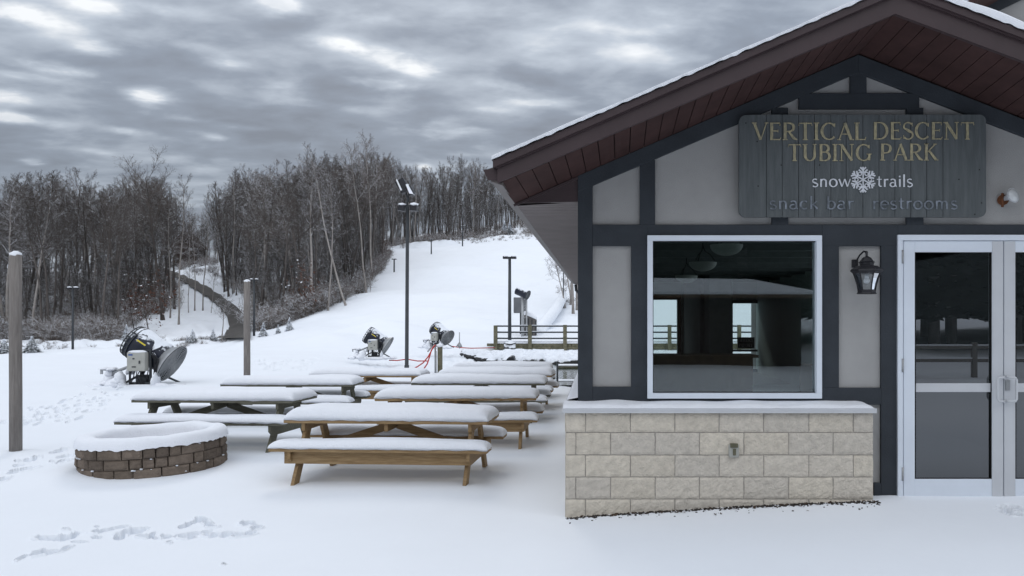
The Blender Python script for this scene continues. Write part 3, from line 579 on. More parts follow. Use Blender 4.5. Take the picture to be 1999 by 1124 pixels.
# ------- stroke lettering
def arc(cx, cy, rx, ry, a0, a1, wk, wn, n=14):
    out = []
    for i in range(n + 1):
        a = R(a0 + (a1 - a0) * i / n); c, s = math.cos(a), math.sin(a); out.append((cx + rx * c, cy + ry * s, wn + (wk - wn) * abs(c) ** 1.3))
    return out
K, n_w = .15, .06
def ser(x, y, w=.2): return [(x - w / 2, y, .045), (x + w / 2, y, .045)]
def stem(x, y0=0, y1=1, k=K): return [(x, y0, k * 1.15), (x, y0 + .12 * (y1 - y0), k), (x, y1 - .12 * (y1 - y0), k), (x, y1, k * 1.15)]
GL = {
 'V': (.86, [[(.12, .98, K), (.44, .02, K * .8)], [(.76, .98, n_w), (.46, .02, n_w)], ser(.12, .98, .26), ser(.76, .98, .2)]),
 'E': (.70, [stem(.17), [(.1, .97, n_w), (.6, .97, n_w), (.62, .88, .04)], [(.17, .52, n_w), (.5, .52, n_w)], [(.1, .03, n_w), (.6, .03, n_w), (.65, .14, .04)], [(.5, .44, .04), (.5, .6, .04)], [(.6, .82, .04), (.6, .97, .05)]]),
 'R': (.82, [stem(.17), [(.1, .97, n_w), (.38, .97, n_w)] + arc(.38, .73, .24, .235, 80, -80, K, n_w) + [(.2, .48, n_w)], [(.38, .47, .09), (.62, .1, K), (.80, .02, .06)], ser(.17, .02, .26)]),
 'T': (.80, [stem(.40), [(.06, .82, .04), (.07, .96, .05), (.73, .96, .06), (.75, .82, .04)], ser(.40, .02, .26)]),
 'I': (.36, [stem(.18), ser(.18, .02, .28), ser(.18, .98, .28)]),
 'C': (.88, [arc(.48, .5, .37, .47, 42, 318, K, n_w, 24), [(.77, .74, .04), (.77, .95, .05)]]),
 'A': (.88, [[(.44, .98, n_w), (.13, .02, n_w)], [(.42, .98, K), (.75, .02, K)], [(.24, .34, .055), (.64, .34, .055)], ser(.12, .02, .2), ser(.77, .02, .24)]),
 'L': (.68, [stem(.17), ser(.17, .98, .28), [(.1, .03, n_w), (.6, .03, n_w), (.64, .17, .04)]]),
 'D': (.92, [stem(.17), [(.1, .97, n_w), (.38, .97, n_w)] + arc(.40, .5, .40, .47, 84, -84, K, n_w, 18) + [(.1, .03, n_w)]]),
 'S': (.66, [arc(.33, .74, .23, .235, 30, 205, .08, .07, 12) + [(.22, .60, .11), (.33, .52, .14), (.45, .44, .14)] + arc(.33, .26, .25, .24, 40, -150, .1, .07, 14), [(.55, .76, .04), (.55, .96, .05)], [(.09, .05, .05), (.09, .25, .04)]]),
 'N': (.92, [[(.18, .02, n_w), (.18, .96, n_w)], [(.16, .98, K), (.74, .03, K)], [(.74, .02, n_w), (.74, .98, n_w)], ser(.18, .02, .22), ser(.10, .98, .16), ser(.74, .98, .22)]),
 'U': (.88, [[(.18, .98, K), (.18, .36, K)] + arc(.44, .34, .26, .32, 180, 360, K, n_w)[1:] + [(.70, .98, n_w)], ser(.18, .98, .26), ser(.70, .98, .2)]),
 'B': (.76, [stem(.17), [(.1, .97, n_w), (.36, .97, n_w)] + arc(.36, .75, .22, .22, 80, -80, K, n_w) + [(.2, .52, n_w)], [(.36, .52, n_w)] + arc(.38, .28, .26, .25, 80, -80, K, n_w) + [(.1, .03, n_w)]]),
 'G': (.92, [arc(.48, .5, .37, .47, 45, 330, K, n_w, 24), [(.78, .04, .1), (.78, .40, .13)], ser(.78, .41, .28), [(.77, .74, .04), (.77, .95, .05)]]),
 'P': (.74, [stem(.17), [(.1, .97, n_w), (.36, .97, n_w)] + arc(.36, .71, .25, .255, 80, -80, K, n_w) + [(.2, .45, n_w)], ser(.17, .02, .28)]),
 'K': (.84, [stem(.17), [(.66, .96, .07), (.24, .5, .06)], [(.33, .58, .1), (.72, .03, K)], ser(.17, .02, .26), ser(.17, .98, .26), ser(.66, .97, .2), ser(.74, .03, .2)]),
 's': (.46, [arc(.23, .45, .15, .145, 40, 205, .07, .07, 8) + [(.23, .31, .11)] + arc(.23, .15, .16, .14, 50, -150, .08, .07, 10)]),
 'n': (.60, [[(.14, 0, .11), (.14, .6, .11)], [(.14, .42, .05)] + arc(.30, .40, .15, .18, 160, 0, .11, .07, 8) + [(.45, 0, .11)]]),
 'o': (.60, [arc(.30, .30, .22, .29, 0, 360, .12, .06, 20)]),
 'w': (.82, [[(.06, .6, .10), (.24, .02, .09)], [(.24, .02, .06), (.41, .6, .06)], [(.41, .6, .10), (.58, .02, .09)], [(.58, .02, .06), (.75, .6, .06)]]),
 't': (.40, [[(.18, .8, .06), (.18, .14, .11), (.26, .03, .08), (.36, .06, .05)], [(.04, .58, .05), (.35, .58, .05)]]),
 'r': (.42, [[(.14, 0, .11), (.14, .6, .11)], [(.14, .42, .05), (.24, .56, .07), (.37, .56, .10)]]),
 'a': (.56, [arc(.25, .45, .15, .14, 150, 0, .09, .07, 8) + [(.41, .1, .11), (.5, .02, .06)], arc(.24, .17, .16, .16, 60, 330, .1, .06, 12)]),
 'i': (.28, [[(.14, 0, .11), (.14, .6, .11)], [(.14, .74, .1), (.14, .85, .1)]]),
 'l': (.28, [[(.14, 0, .11), (.14, .95, .12)]]),
 'c': (.52, [arc(.29, .30, .21, .29, 50, 310, .12, .06, 14)]),
 'k': (.56, [[(.14, 0, .11), (.14, .95, .11)], [(.44, .58, .06), (.2, .3, .06)], [(.24, .34, .08), (.48, .02, .11)]]),
 'b': (.60, [[(.14, 0.03, .11), (.14, .95, .11)], arc(.30, .30, .20, .29, 150, -150, .12, .06, 14)]),
 'e': (.56, [arc(.29, .30, .21, .29, 0, 315, .12, .06, 16), [(.1, .31, .05), (.5, .31, .05)]]),
 'm': (.88, [[(.14, 0, .11), (.14, .6, .11)], [(.14, .42, .05)] + arc(.28, .40, .14, .18, 160, 0, .11, .07, 8) + [(.42, 0, .11)], [(.42, .42, .05)] + arc(.57, .40, .14, .18, 160, 0, .11, .07, 8) + [(.71, 0, .11)]]),
 'M': (1.0, [[(.14, .02, n_w), (.16, .98, n_w)], [(.16, .98, K), (.48, .05, .1)], [(.48, .05, n_w), (.80, .98, n_w)], stem(.82)]),
 'Y': (.84, [[(.1, .98, K), (.42, .48, K)], [(.74, .98, n_w), (.42, .48, n_w)], [(.42, .5, K), (.42, 0, K)]]),
 'X': (.84, [[(.1, .98, K), (.74, .02, K)], [(.72, .98, n_w), (.12, .02, n_w)]]),
 'O': (.92, [arc(.46, .5, .37, .47, 0, 360, K, n_w, 24)]),
 '.': (.5, [[(.2, .22, .12), (.32, .22, .12)]]), ' ': (.42, []),
}
def ribbon(mb, pts, Y, t, mi=0):
    k = len(pts); l_ = []; r_ = []
    for i, (x, z, w_) in enumerate(pts):
        a = pts[max(i-1, 0)]; b = pts[min(i+1, k-1)]; d = Vector((b[0]-a[0], b[1]-a[1])); d = d.normalized() if d.length > 0 else Vector((1, 0)); nn = Vector((-d.y, d.x)) * (w_ / 2)
        l_.append((x + nn.x, z + nn.y)); r_.append((x - nn.x, z - nn.y))
    vs = []
    for (p, q) in zip(l_, r_): vs += [(p[0], Y, p[1]), (q[0], Y, q[1]), (p[0], Y + t, p[1]), (q[0], Y + t, q[1])]
    fs = []
    for i in range(k - 1):
        a = i * 4; b = a + 4; fs += [(a, a+1, b+1, b), (a, b, b+2, a+2), (a+1, a+3, b+3, b+1)]
    fs += [(0, 2, 3, 1), ((k-1)*4, (k-1)*4+1, (k-1)*4+3, (k-1)*4+2)]
    mb.add(vs, fs, mi)
def write(mb, s, px0, px1, pyb, pyt, Y, t=.006):
    tot_ = sum(GL[c][0] for c in s); A = P(px0, pyb, Y); Bp = P(px1, pyt, Y); H = Bp.z - A.z; sx = (Bp.x - A.x) / tot_; x = A.x; q = 0
    for c in s:
        wd, st_ = GL[c]
        for k_, pl in enumerate(st_): ribbon(mb, [(x + a * sx, A.z + b * H, w_ * (sx + H) / 2) for a, b, w_ in pl], Y - .0004 * ((k_ + q) % 4), t)
        x += wd * sx; q += 1
# emergency exit sign on the back door
mb = MB(); mb.box(xq(1439), yB - .09, zq(680), xq(1472), yB - .07, zq(658)); ex = bld(mb, 'exit_sign', DKMETAL)
for tx, a, b, c, d in (('EMERGENCY', 1441, 1470, 667, 661), ('EXIT ONLY', 1443, 1469, 677, 671)): mb = MB(); write(mb, tx, a, b, c, d, yB - .1, .004); mb.build('lettering', METAL, ex, BO)
# pendant lamps inside
pend = None
for k, (px, py, Y_) in enumerate(((1418, 478, 9.2), (1372, 512, 11), (1340, 538, 13.5))):
    p = P(px, py, Y_)
    lb = ['bowl pendant lamp inside the window, nearest and largest', 'bowl pendant lamp inside the window, middle of three', 'bowl pendant lamp inside the window, farthest and smallest'][k]
    if pend is None:
        pend = empty('pendant_lamp', p, lb, 'lamp', 'pendant lamps inside the building')
        mb = MB(); vs = []; n = 20
        for i in range(8):
            a = R(90 * i / 7); 
            for j in range(n): vs.append((.2 * math.cos(a) * math.cos(2*math.pi*j/n), .2 * math.cos(a) * math.sin(2*math.pi*j/n), -.13 * math.sin(a)))
        mb.add(vs, [(i*n+j, i*n+(j+1) % n, (i+1)*n+(j+1) % n, (i+1)*n+j) for i in range(7) for j in range(n)], 0, True); mb.build('bowl', BOXG, pend)
        mb = MB(); 
        for a in (0, 2.1, 4.2): mb.tube([(.19*math.cos(a), .19*math.sin(a), 0), (.1*math.cos(a), .1*math.sin(a), .12), (.03*math.cos(a), .03*math.sin(a), .16), (0, 0, .25)], .008, 5)
        mb.tube([(0, 0, .2), (0, 0, .45)], .01, 6); mb.build('stem', BLKMET, pend)
    else:
        q = copy_tree(pend); q.location = p; q['label'] = lb

# ------------------------------------------------------------------ sign board
SO = P(1684, 424, 7.12)
S = empty('sign_board', SO, 'grey wooden sign board with gold lettering hung on the gable above the window', 'sign')
mb = MB(); mg = MB(); bx = [1443] + [1496 + 31.3 * k for k in range(12)] + [1925]; bx = [1443, 1496, 1527, 1559, 1590, 1622, 1652, 1684.5, 1716, 1747, 1778, 1809, 1841, 1925]
for i in range(13):
    x0, x1 = bx[i] + (.5 if i else 0), bx[i+1] - (.5 if i < 12 else 0); y0, y1 = 223.5, 423.5; r = 13; pts = []
    if i == 0: pts = [(x1, y0), (x0 + r, y0 + 1)] + [(x0 + r - r*math.sin(R(a)), y0 + r + 1 - r*math.cos(R(a))) for a in range(15, 91, 15)] + [(x0 + r - r*math.cos(R(a)), y1 - r + r*math.sin(R(a))) for a in range(0, 91, 15)] + [(x1, y1)]
    elif i == 12: pts = [(x0, y0), (x0, y1)] + [(x1 - r + r*math.sin(R(a)), y1 - r + r*math.cos(R(a))) for a in range(0, 91, 15)] + [(x1 - r + r*math.cos(R(a)), y0 + r - r*math.sin(R(a))) for a in range(0, 91, 15)]
    else: pts = [(x0, y0), (x0, y1), (x1, y1), (x1, y0)]
    mb.prism([P(a, b, 7.10 + .0015 * ((i * 7) % 3)) for a, b in pts], (0, .04, 0))
mb.build('board', SIGNB, S, SO)
mg = MB(); mg.pbox(1448, 230, 1920, 418, 7.118, .035); mg.build('backing', GROOVE, S, SO)
for a, b in ((1456, 240), (1478, 276), (1480, 363), (1916, 396), (1912, 331), (1903, 418), (1600, 322), (1525, 322), (1872, 350)): mg = MB(); mg.tube([P(a, b, 7.097), P(a, b, 7.11)], .006, 8); mg.build('bolt_hole', DARK, S, SO)
mb = MB(); write(mb, 'VERTICAL', 1468, 1692, 273, 239, 7.092); write(mb, 'DESCENT', 1703, 1903, 272, 238, 7.092); write(mb, 'TUBING', 1537, 1702, 314, 281, 7.092); write(mb, 'PARK', 1717, 1832, 313, 280, 7.092); mb.build('gold_lettering', GOLD, S, SO)
for tx, a, b in (('snow', 1584, 1662), ('trails', 1711, 1783)): mb = MB(); write(mb, tx, a, b, 364.5, 339, 7.092); mb.build('silver_lettering', SILV, S, SO)
for tx, a, b in (('snack', 1501, 1599), ('bar', 1612, 1668), ('restrooms', 1702, 1871), ('.', 1683, 1690)): mb = MB(); write(mb, tx, a, b, 408, 381, 7.0925, .006); mb.build('faded_lettering', FADE, S, SO)
mb = MB(); c0 = P(1685, 350.5, 7.09); s_ = 25 * 7.09 / F
for k in range(6):
    a = R(60 * k + 90); d = Vector((math.cos(a), math.sin(a))); e_ = Vector((-d.y, d.x))
    q = lambda r, t_: (c0.x + s_ * (d.x * r + e_.x * t_), c0.z + s_ * (d.y * r + e_.y * t_))
    Yk = 7.089 - .0003 * k
    ribbon(mb, [(*q(0, 0), s_*.09), (*q(1.0, 0), s_*.12)], Yk, .006)
    ribbon(mb, [(*q(.97, -.22), s_*.13), (*q(.74, 0), s_*.14), (*q(.97, .22), s_*.13)], Yk - .0004, .006)
    ribbon(mb, [(*q(.78, -.34), s_*.12), (*q(.5, 0), s_*.12), (*q(.78, .34), s_*.12)], Yk - .0008, .006)
    a2 = a + R(30); cc = (c0.x + s_*.52*math.cos(a2), c0.z + s_*.52*math.sin(a2))
    ribbon(mb, [(cc[0] + s_*.13*math.cos(R(t)), cc[1] + s_*.13*math.sin(R(t)), s_*.075) for t in range(0, 361, 30)], Yk - .0012, .006)
mb.build('snowflake_emblem', SILV, S, SO)

# ------------------------------------------------------------------ wall lantern
LO = P(1690, 500, Yw)
LN = empty('wall_lantern', LO, 'black carriage lantern with a clear bulb on the grey panel between window and door', 'lantern')
pc = P(1692, 530, 7.03)
def lz(py): return CZ - (py - CY) * 7.03 / F
def squarelathe(mb, prof, n=6, rot=R(12), caps=True):
    vs = []
    for (r, z) in prof:
        for j in range(n): a = rot + 2*math.pi*(j+.5)/n; vs.append((pc.x + r*math.cos(a), 7.03 + r*math.sin(a), z))
    mb.add(vs, [(i*n+j, i*n+(j+1) % n, (i+1)*n+(j+1) % n, (i+1)*n+j) for i in range(len(prof)-1) for j in range(n)])
    if caps: b = len(mb.v) - n; mb.add([mb.v[b+j] for j in range(n)], [tuple(range(n))]); 
u = 7.03 / F
mb = MB(); squarelathe(mb, [(.5*u, lz(499)), (8*u, lz(503)), (13*u, lz(510)), (16*u, lz(511.5)), (14*u, lz(512.5)), (13*u, lz(518)), (20*u, lz(519)), (30*u, lz(526)), (31*u, lz(529)), (26*u, lz(533.5)), (24*u, lz(534))]); mb.build('lantern_roof', BLKMET, LN, LO)
mb = MB(); squarelathe(mb, [(15.5*u, lz(565)), (17.5*u, lz(566.5)), (17*u, lz(570)), (19*u, lz(573)), (17*u, lz(574)), (.1*u, lz(574))])
mb.build('lantern_base', BLKMET, LN, LO)
mb = MB()
for j in range(6):
    a = R(12) + 2*math.pi*(j+.5)/6
    mb.tube([(pc.x + r*u*math.cos(a), 7.03 + r*u*math.sin(a), lz(z)) for r, z in ((25, 533), (21.5, 543), (18, 555), (16, 566))], 1.3*u, 5)
mb.build('lantern_bars', BLKMET, LN, LO)
mb = MB(); squarelathe(mb, [(24*u, lz(534)), (20.5*u, lz(543)), (17*u, lz(555)), (15*u, lz(566))], caps=False); mb.build('lantern_glass', GLASSL, LN, LO)
mb = MB(); mb.blob((pc.x, 7.03, lz(548)), (6.2*u, 6.2*u, 6*u), amp=0); mb.tube([(pc.x, 7.03, lz(534)), (pc.x, 7.03, lz(546))], [4*u, 4.6*u], 8); mb.build('bulb', WHITEP, LN, LO)
mb = MB(); mb.tube([(pc.x, 7.03, lz(500)), (pc.x + .002, 7.04, lz(492)), (pc.x - .01, 7.08, lz(489.5)), (pc.x - .03, 7.13, lz(496)), (pc.x - .05, 7.17, lz(508)), (pc.x - .06, 7.19, lz(512))], [.012, .014, .009, .008, .008, .01], 8); mb.box(pc.x - .085, 7.17, lz(520), pc.x - .03, 7.198, lz(504)); mb.build('bracket', BLKMET, LN, LO, .003)

# flood light by the sign
FO = P(1955, 390, Yw)
FL = empty('flood_light', FO, 'small round flood lamp on a rusty bracket right of the sign board', 'lamp')
mb = MB(); mb.tube([P(1958, 390, 7.19), P(1958, 390, 7.16)], .05, 14); mb.tube([P(1957, 377, 7.14), P(1957, 404, 7.14)], .012, 6); mb.build('rusty_bracket', RUST, FL, FO)
mb = MB(); a_, b_ = P(1960, 388, 7.15), P(1978, 381, 7.06); mb.tube([a_, a_.lerp(b_, .5), a_.lerp(b_, .8), b_], [.02, .03, .055, .072], 16); mb.build('lamp_housing', ALU2, FL, FO)
mb = MB(); dd = (b_ - a_).normalized(); mb.tube([b_, b_ + dd * .01, b_ + dd * .022], [.066, .058, .02], 16); mb.build('lamp_lens', LENS, FL, FO)
# outlet box on block wall
OO = P(1433, 892, 6.99)
OB = empty('outlet_box', OO, 'small weathered metal outlet box on the middle of the pale block wall', 'outlet')
mb = MB(); mb.pbox(1423, 868, 1443, 893, 6.965, .035); mb.build('box_body', BOXG, OB, OO, .008)
mb = MB(); mb.pbox(1426, 866, 1441, 874, 6.955, .03); mb.pbox(1431, 876, 1437, 889, 6.958, .01); mb.build('outlet_cover', TREATED, OB, OO, .004)
# leaf litter and gravel along wall foot: uncountable
mb = MB(); rr = random.Random(8)
for _ in range(950):
    t = rr.random(); x = XP(1104, 7) + t * (XP(1712, 7) - XP(1104, 7)); dy = abs(rr.gauss(0, .03 + .05 * max(0, mnoise.noise(Vector((x * 2.2, 3, 1)))))) + .004
    if rr.random() < .05: dy += rr.random() * .22
    y = 6.985 - dy; z = gxy(x, y) + .0; s = rr.uniform(.004, .014) * (1.0 if dy < .1 else .8)
    if rr.random() < max(0, .55 - t) * .8: continue
    if rr.random() < .75: mb.blob((x, y, z + s * .2), (s, s * rr.uniform(.6, 1), s * .7), rr.random() * 9, 6, 4, .3, 0)
    else:
        a = rr.random() * 6.3; u1 = Vector((math.cos(a), math.sin(a), rr.uniform(-.5, .5))) * s * 1.8; u2 = Vector((-math.sin(a), math.cos(a), rr.uniform(-.5, .5))) * s; c = Vector((x, y, z + s * .7)); mb.add([c - u1, c + u2, c + u1, c - u2], [(0, 1, 2, 3)], 1)
tag(mb.build('leaf_litter', [GRAVEL, LEAFD]), 'dark gravel and dead leaves along the foot of the block wall', 'leaf litter', None, 'stuff')

# ------------------------------------------------------------------ picnic tables
def snow_slab(L_, W_, t, seed, cx=0, cy=0, z=0, sag=0):
    mb = MB(); nx, ny = 56, 18; vs = []
    for s_i in (0, 1):
        for i in range(nx + 1):
            u_ = math.sin(math.pi * (i / nx - .5)); u_ = math.copysign(abs(u_) ** .8, u_)
            for j in range(ny + 1):
                v_ = math.sin(math.pi * (j / ny - .5)); x = u_ * L_ / 2; y = v_ * W_ / 2
                wob = 1 + .012 * mnoise.noise(Vector((u_ * 3, v_ * 3, seed)))
                h = (max(0, 1 - abs(u_) ** (2.2 * L_ / t / 2.4)) * max(0, 1 - abs(v_) ** (1.3 * W_ / t / 1.1 if W_ > .5 else 3.2))) ** .42
                if s_i == 0: zz_ = z + t * h * (1 + .26 * mnoise.noise(Vector((x * 1.1, y * 1.8, seed * 2.7))) + .04 * mnoise.noise(Vector((x * 6, y * 6, seed)))); bx_, by_ = x * wob, y * wob
                else: zz_ = z + .002; bx_, by_ = x * .992, y * .985
                if s_i == 0 and (i in (0, nx) or j in (0, ny)): zz_ = z - .004 + .011 * mnoise.noise(Vector((x * 9, y * 9, seed + 5)))
                elif s_i == 0: 
                    rim = max(abs(u_), abs(v_)); 
                vs.append((cx + bx_, cy + by_, zz_))
    n0 = (nx+1) * (ny+1); fs = []
    for i in range(nx):
        for j in range(ny):
            a = i*(ny+1)+j; fs.append((a, a+ny+1, a+ny+2, a+1)); fs.append((n0+a, n0+a+1, n0+a+ny+2, n0+a+ny+1))
    for i in range(nx):
        a = i*(ny+1); fs.append((a, n0+a, n0+a+ny+1, a+ny+1)); a += ny; fs.append((a, a+ny+1, n0+a+ny+1, n0+a))
    for j in range(ny):
        fs.append((j, j+1, n0+j+1, n0+j)); a = nx*(ny+1)+j; fs.append((a, n0+a, n0+a+1, a+1))
    return mb.add(vs, fs, 0, True)
def make_table(label, W, apron, seed, t_snow=.125, drop=0.0, L_=2.25):
    root = empty('picnic_table', (0, 0, 0), label, 'picnic table', 'snow covered picnic tables'); r = random.Random(seed)
    zt, zb = .67, .40; Lb = L_ + .09
    mb = MB()
    for k in range(5):
        y = -.36 + k * .1455; e_ = r.uniform(-.006, .006); mb.box(-L_/2 + e_, y, zt - .036, L_/2 + e_, y + .138, zt - r.random() * .002)
    for sx in (-.93, 0, .93): mb.box(sx - .02 if sx <= 0 else sx - .018, -.33, zt - .125, sx + .02, .33, zt - .037)
    top = mb.build('tabletop', W, root, None, .004)
    snow_slab(L_ + .01, .735, t_snow, seed, 0, 0, zt + .001).build('snow_cover', SNOWC, top)
    for s in (-1, 1):
        mb = MB()
        for k in (0, 1): y0 = s * (.36 + k * .137); mb.box(-Lb/2, y0, zb - .036, Lb/2, y0 + s * .130, zb - r.random() * .002)
        if apron: mb.box(-1.04, s * .515, zb - .175, .98, s * .553, zb - .037)
        se = mb.build('bench_seat', W, root, None, .004)
        snow_slab(Lb + .01, .285, .098 * t_snow / .125, seed + 3 * s + 7, 0, s * .495, zb + .001).build('snow_cover', SNOWC, se)
    for s in (-1, 1):
        mb = MB(); x = s * .93 + s * .041; mb.prism([(x - .019, -.60, zb - .037), (x - .019, .60, zb - .037), (x - .019, .60, zb - .12), (x - .019, .52, zb - .178), (x - .019, -.52, zb - .178), (x - .019, -.60, zb - .12)], (.038, 0, 0)); mb.build('crossbeam', W, root, None, .004)
    for sx in (-1, 1):
        for sy in (-1, 1):
            x = sx * .93; mb = MB(); y0, y1 = sy * .17, sy * .585
            mb.prism([(x - .019, y0 - .07, zt - .038), (x - .019, y0 + .07, zt - .038), (x - .019, y1 + .07, -.09), (x - .019, y1 - .07, -.09)], (.038, 0, 0)); mb.build('leg', W, root, None, .003)
    for s in (-1, 1):
        mb = MB(); mb.bar((s * .03, 0, zt - .09), (s * .88, 0, zb - .10), .038, .09); mb.build('brace', W, root, None, .003)
    return root
tabs = [  # label, wood, apron, front left px, front right px, py left, py right, z offset
 ('honey pine picnic table nearest of all, beside the stone fire ring, deep snow on top', PINE, 1, 553, 953.5, 820.5, 822, 1),
 ('second pine picnic table of the right row, directly behind the nearest table', PINE, 1, 730.5, 1045.5, 777.5, 777.5, 2),
 ('dark edged weathered picnic table, third back in the right row', GREYW, 0, 802.5, 1063.5, 748, 748, 3),
 ('pine picnic table fourth back in the right row, mostly hidden by the third', PINE, 1, 853, 1076, 732, 733, 4),
 ('farthest picnic table of the right row, nearest the pond', GREYW, 0, 883, 1075.5, 718.5, 718.5, 5),
 ('weathered greenish picnic table standing askew behind the fire ring', GREYW, 0, 252, 575, 779, 783.5, 6),
 ('weathered picnic table second back in the left row, below the short post', GREYW, 0, 433, 683, 751, 750.5, 7),
 ('pine picnic table farthest back in the left row, with red hoses behind', PINE, 1, 602, 821, 732.5, 733, 8)]
for lb, W, ap, xl_, xr2, yl_, yr2, sd_ in tabs:
    zt = .67
    Ya = (CZ - zt) * F / (yl_ - CY); Yc = (CZ - zt) * F / (yr2 - CY); A = Vector((XP(xl_, Ya), Ya)); Bq = Vector((XP(xr2, Yc), Yc)); d = Bq - A
    if sd_ == 6: A = Vector((XP(252, 10.62), 10.62)); Bq = Vector((XP(575, 10.38), 10.38)); d = Bq - A
    ang = math.atan2(d.y, d.x); mid = (A + Bq) / 2; nrm = Vector((-d.y, d.x)).normalized(); c = mid + nrm * .365
    if sd_ == 1: ang += R(-1.2)
    t = make_table(lb, W, ap, sd_, .125 if sd_ != 4 else .13, L_=min(2.34, max(2.2, d.length)))
    t.location = (c.x, c.y, 0.0); t.rotation_euler = (0, R([0, .1, -.2, .15, -.1, .1, -.35, .2, .1][sd_]), ang)

# ------------------------------------------------------------------ fire ring
FC = Vector((-5.38, 9.30, .02)); RO = .78
FR = empty('fire_ring', FC, 'round fire ring of brown blocks with thick snow on its rim', 'fire pit')
FR.rotation_euler = (0, R(-1.6), 0)
mb = MB(); rr = random.Random(4); hc = .118
for c in range(3):
    a = rr.random() * .4
    z0 = -.04 + c * hc; end = a + 2 * math.pi; rad = RO - c * -.006
    while a < end - .06:
        wd = rr.choice((.16, .17, .27, .36, .38)); b = min(a + wd, end)
        if end - b < .1: b = end
        mi = rr.randrange(3); n = 8; j0 = rr.uniform(-.012, .012); g = .006 / rad; vs = []
        nz = 5
        for i in range(n + 1):
            th = a + g + (b - a - 2*g) * i / n
            for k in range(nz + 1):
                z = z0 + .003 + (hc - .006) * k / nz; ed = i in (0, n) or k in (0, nz)
                ro2 = rad + j0 + (.004 + .012 * mnoise.noise(Vector((th * 9, z * 22, c))) if not ed else -.008); vs.append((ro2 * math.cos(th), ro2 * math.sin(th), z))
        m0 = len(vs)
        for i in range(n + 1):
            th = a + g + (b - a - 2*g) * i / n
            for z in (z0 + .003, z0 + hc - .003): vs.append(((rad - .2) * math.cos(th), (rad - .2) * math.sin(th), z))
        fs = [(i*(nz+1)+k, (i+1)*(nz+1)+k, (i+1)*(nz+1)+k+1, i*(nz+1)+k+1) for i in range(n) for k in range(nz)]
        for i in range(n): fs += [(i*(nz+1)+nz, (i+1)*(nz+1)+nz, m0+(i+1)*2+1, m0+i*2+1), (m0+i*2, m0+i*2+1, m0+i*2+3, m0+i*2+2), (i*(nz+1), m0+i*2, m0+i*2+2, (i+1)*(nz+1))]
        fs += [tuple(range(nz+1)) + (m0+1, m0), tuple(n*(nz+1)+k for k in range(nz, -1, -1)) + (m0+2*n, m0+2*n+1)]
        mb.add(vs, fs, mi); a = b
mb.build('block_wall', BROWNB, FR)
mb = MB(); vs = []; n, m = 160, 16
for i in range(n):
    th = 2 * math.pi * i / n
    for k in range(m):
        ph = math.pi * k / (m - 1); cr, cz_ = math.cos(ph), math.sin(ph)
        rw = .118; rc = RO - .092
        r_ = rc + rw * math.copysign(abs(cr) ** .75, cr) * (1 + .05 * mnoise.noise(Vector((th * 4, ph, 2)))); z = .312 + .115 * (abs(cz_) ** .7) * (1 + .13 * mnoise.noise(Vector((3 * math.cos(th), 3 * math.sin(th), 5))))
        if k == 0: z = .308 + .022 * mnoise.noise(Vector((th * 14, 1, 1))) - (.035 * max(0, mnoise.noise(Vector((th * 7, 6, 1)))))
        if k == 0: r_ += .004
        if k == m - 1: z = .16; r_ -= .02
        vs.append((r_ * math.cos(th), r_ * math.sin(th), z))
mb.add(vs, [(i*m+k, ((i+1) % n)*m+k, ((i+1) % n)*m+k+1, i*m+k+1) for i in range(n) for k in range(m-1)], 0, True); 
for _ in range(60):
    th = rr.random() * 2 * math.pi; zc = rr.choice((.08, .196, .30, .0)) + rr.uniform(-.01, .004); s = rr.uniform(.006, .018); mb.blob(((RO + .006) * math.cos(th), (RO + .006) * math.sin(th), zc), (s, s, s * .5), rr.random() * 9, 8, 5, .3)
mb.build('snow_cover', SNOWC, FR)
mb = MB(); mb.tube([(.56 * math.cos(2*math.pi*i/40), .56 * math.sin(2*math.pi*i/40), .22) for i in range(41)], .012, 6, cap=False); mb.add([(.56*math.cos(2*math.pi*i/40), .56*math.sin(2*math.pi*i/40), z) for i in range(40) for z in (.0, .23)], [(2*i, 2*((i+1) % 40), 2*((i+1) % 40)+1, 2*i+1) for i in range(40)]); mb.build('steel_liner', RUST, FR)
mb = MB(); mb.blob((0, 0, -.05), (.555, .555, .09), 3, 30, 8, .1); mb.build('snow_fill', SNOWC, FR)

# ------------------------------------------------------------------ posts
def post(px0, px1, pyt, Y, lb, zb, sq=True):
    w_ = (px1 - px0) * Y / F; c = P((px0 + px1) / 2, pyt, Y); root = empty('wood_post', (c.x, c.y, zb), lb, 'post'); h = c.z - zb
    mb = MB(); n = 14; r_ = w_ / 2
    mb.tube([(0.0, 0, -.2), (0, 0, h * .3), (-.005, 0, h * .7), (0, 0, h)], [r_, r_ * .99, r_ * .98, r_ * .95], n); mb.build('post_body', POSTW, root)
    mb = MB(); mb.blob((0, 0, h), (r_ * .95, r_ * .95, .05), 1, 12, 8, .1); mb.build('snow_cap', SNOWC, root); return root
post(20, 41.5, 497, 10.3, 'tall grey wooden post at the far left foreground', gz(30, 10.3))
post(476, 488.5, 549, 20.5, 'slim grey wooden post behind the left row of picnic tables', gz(482, 20.5))

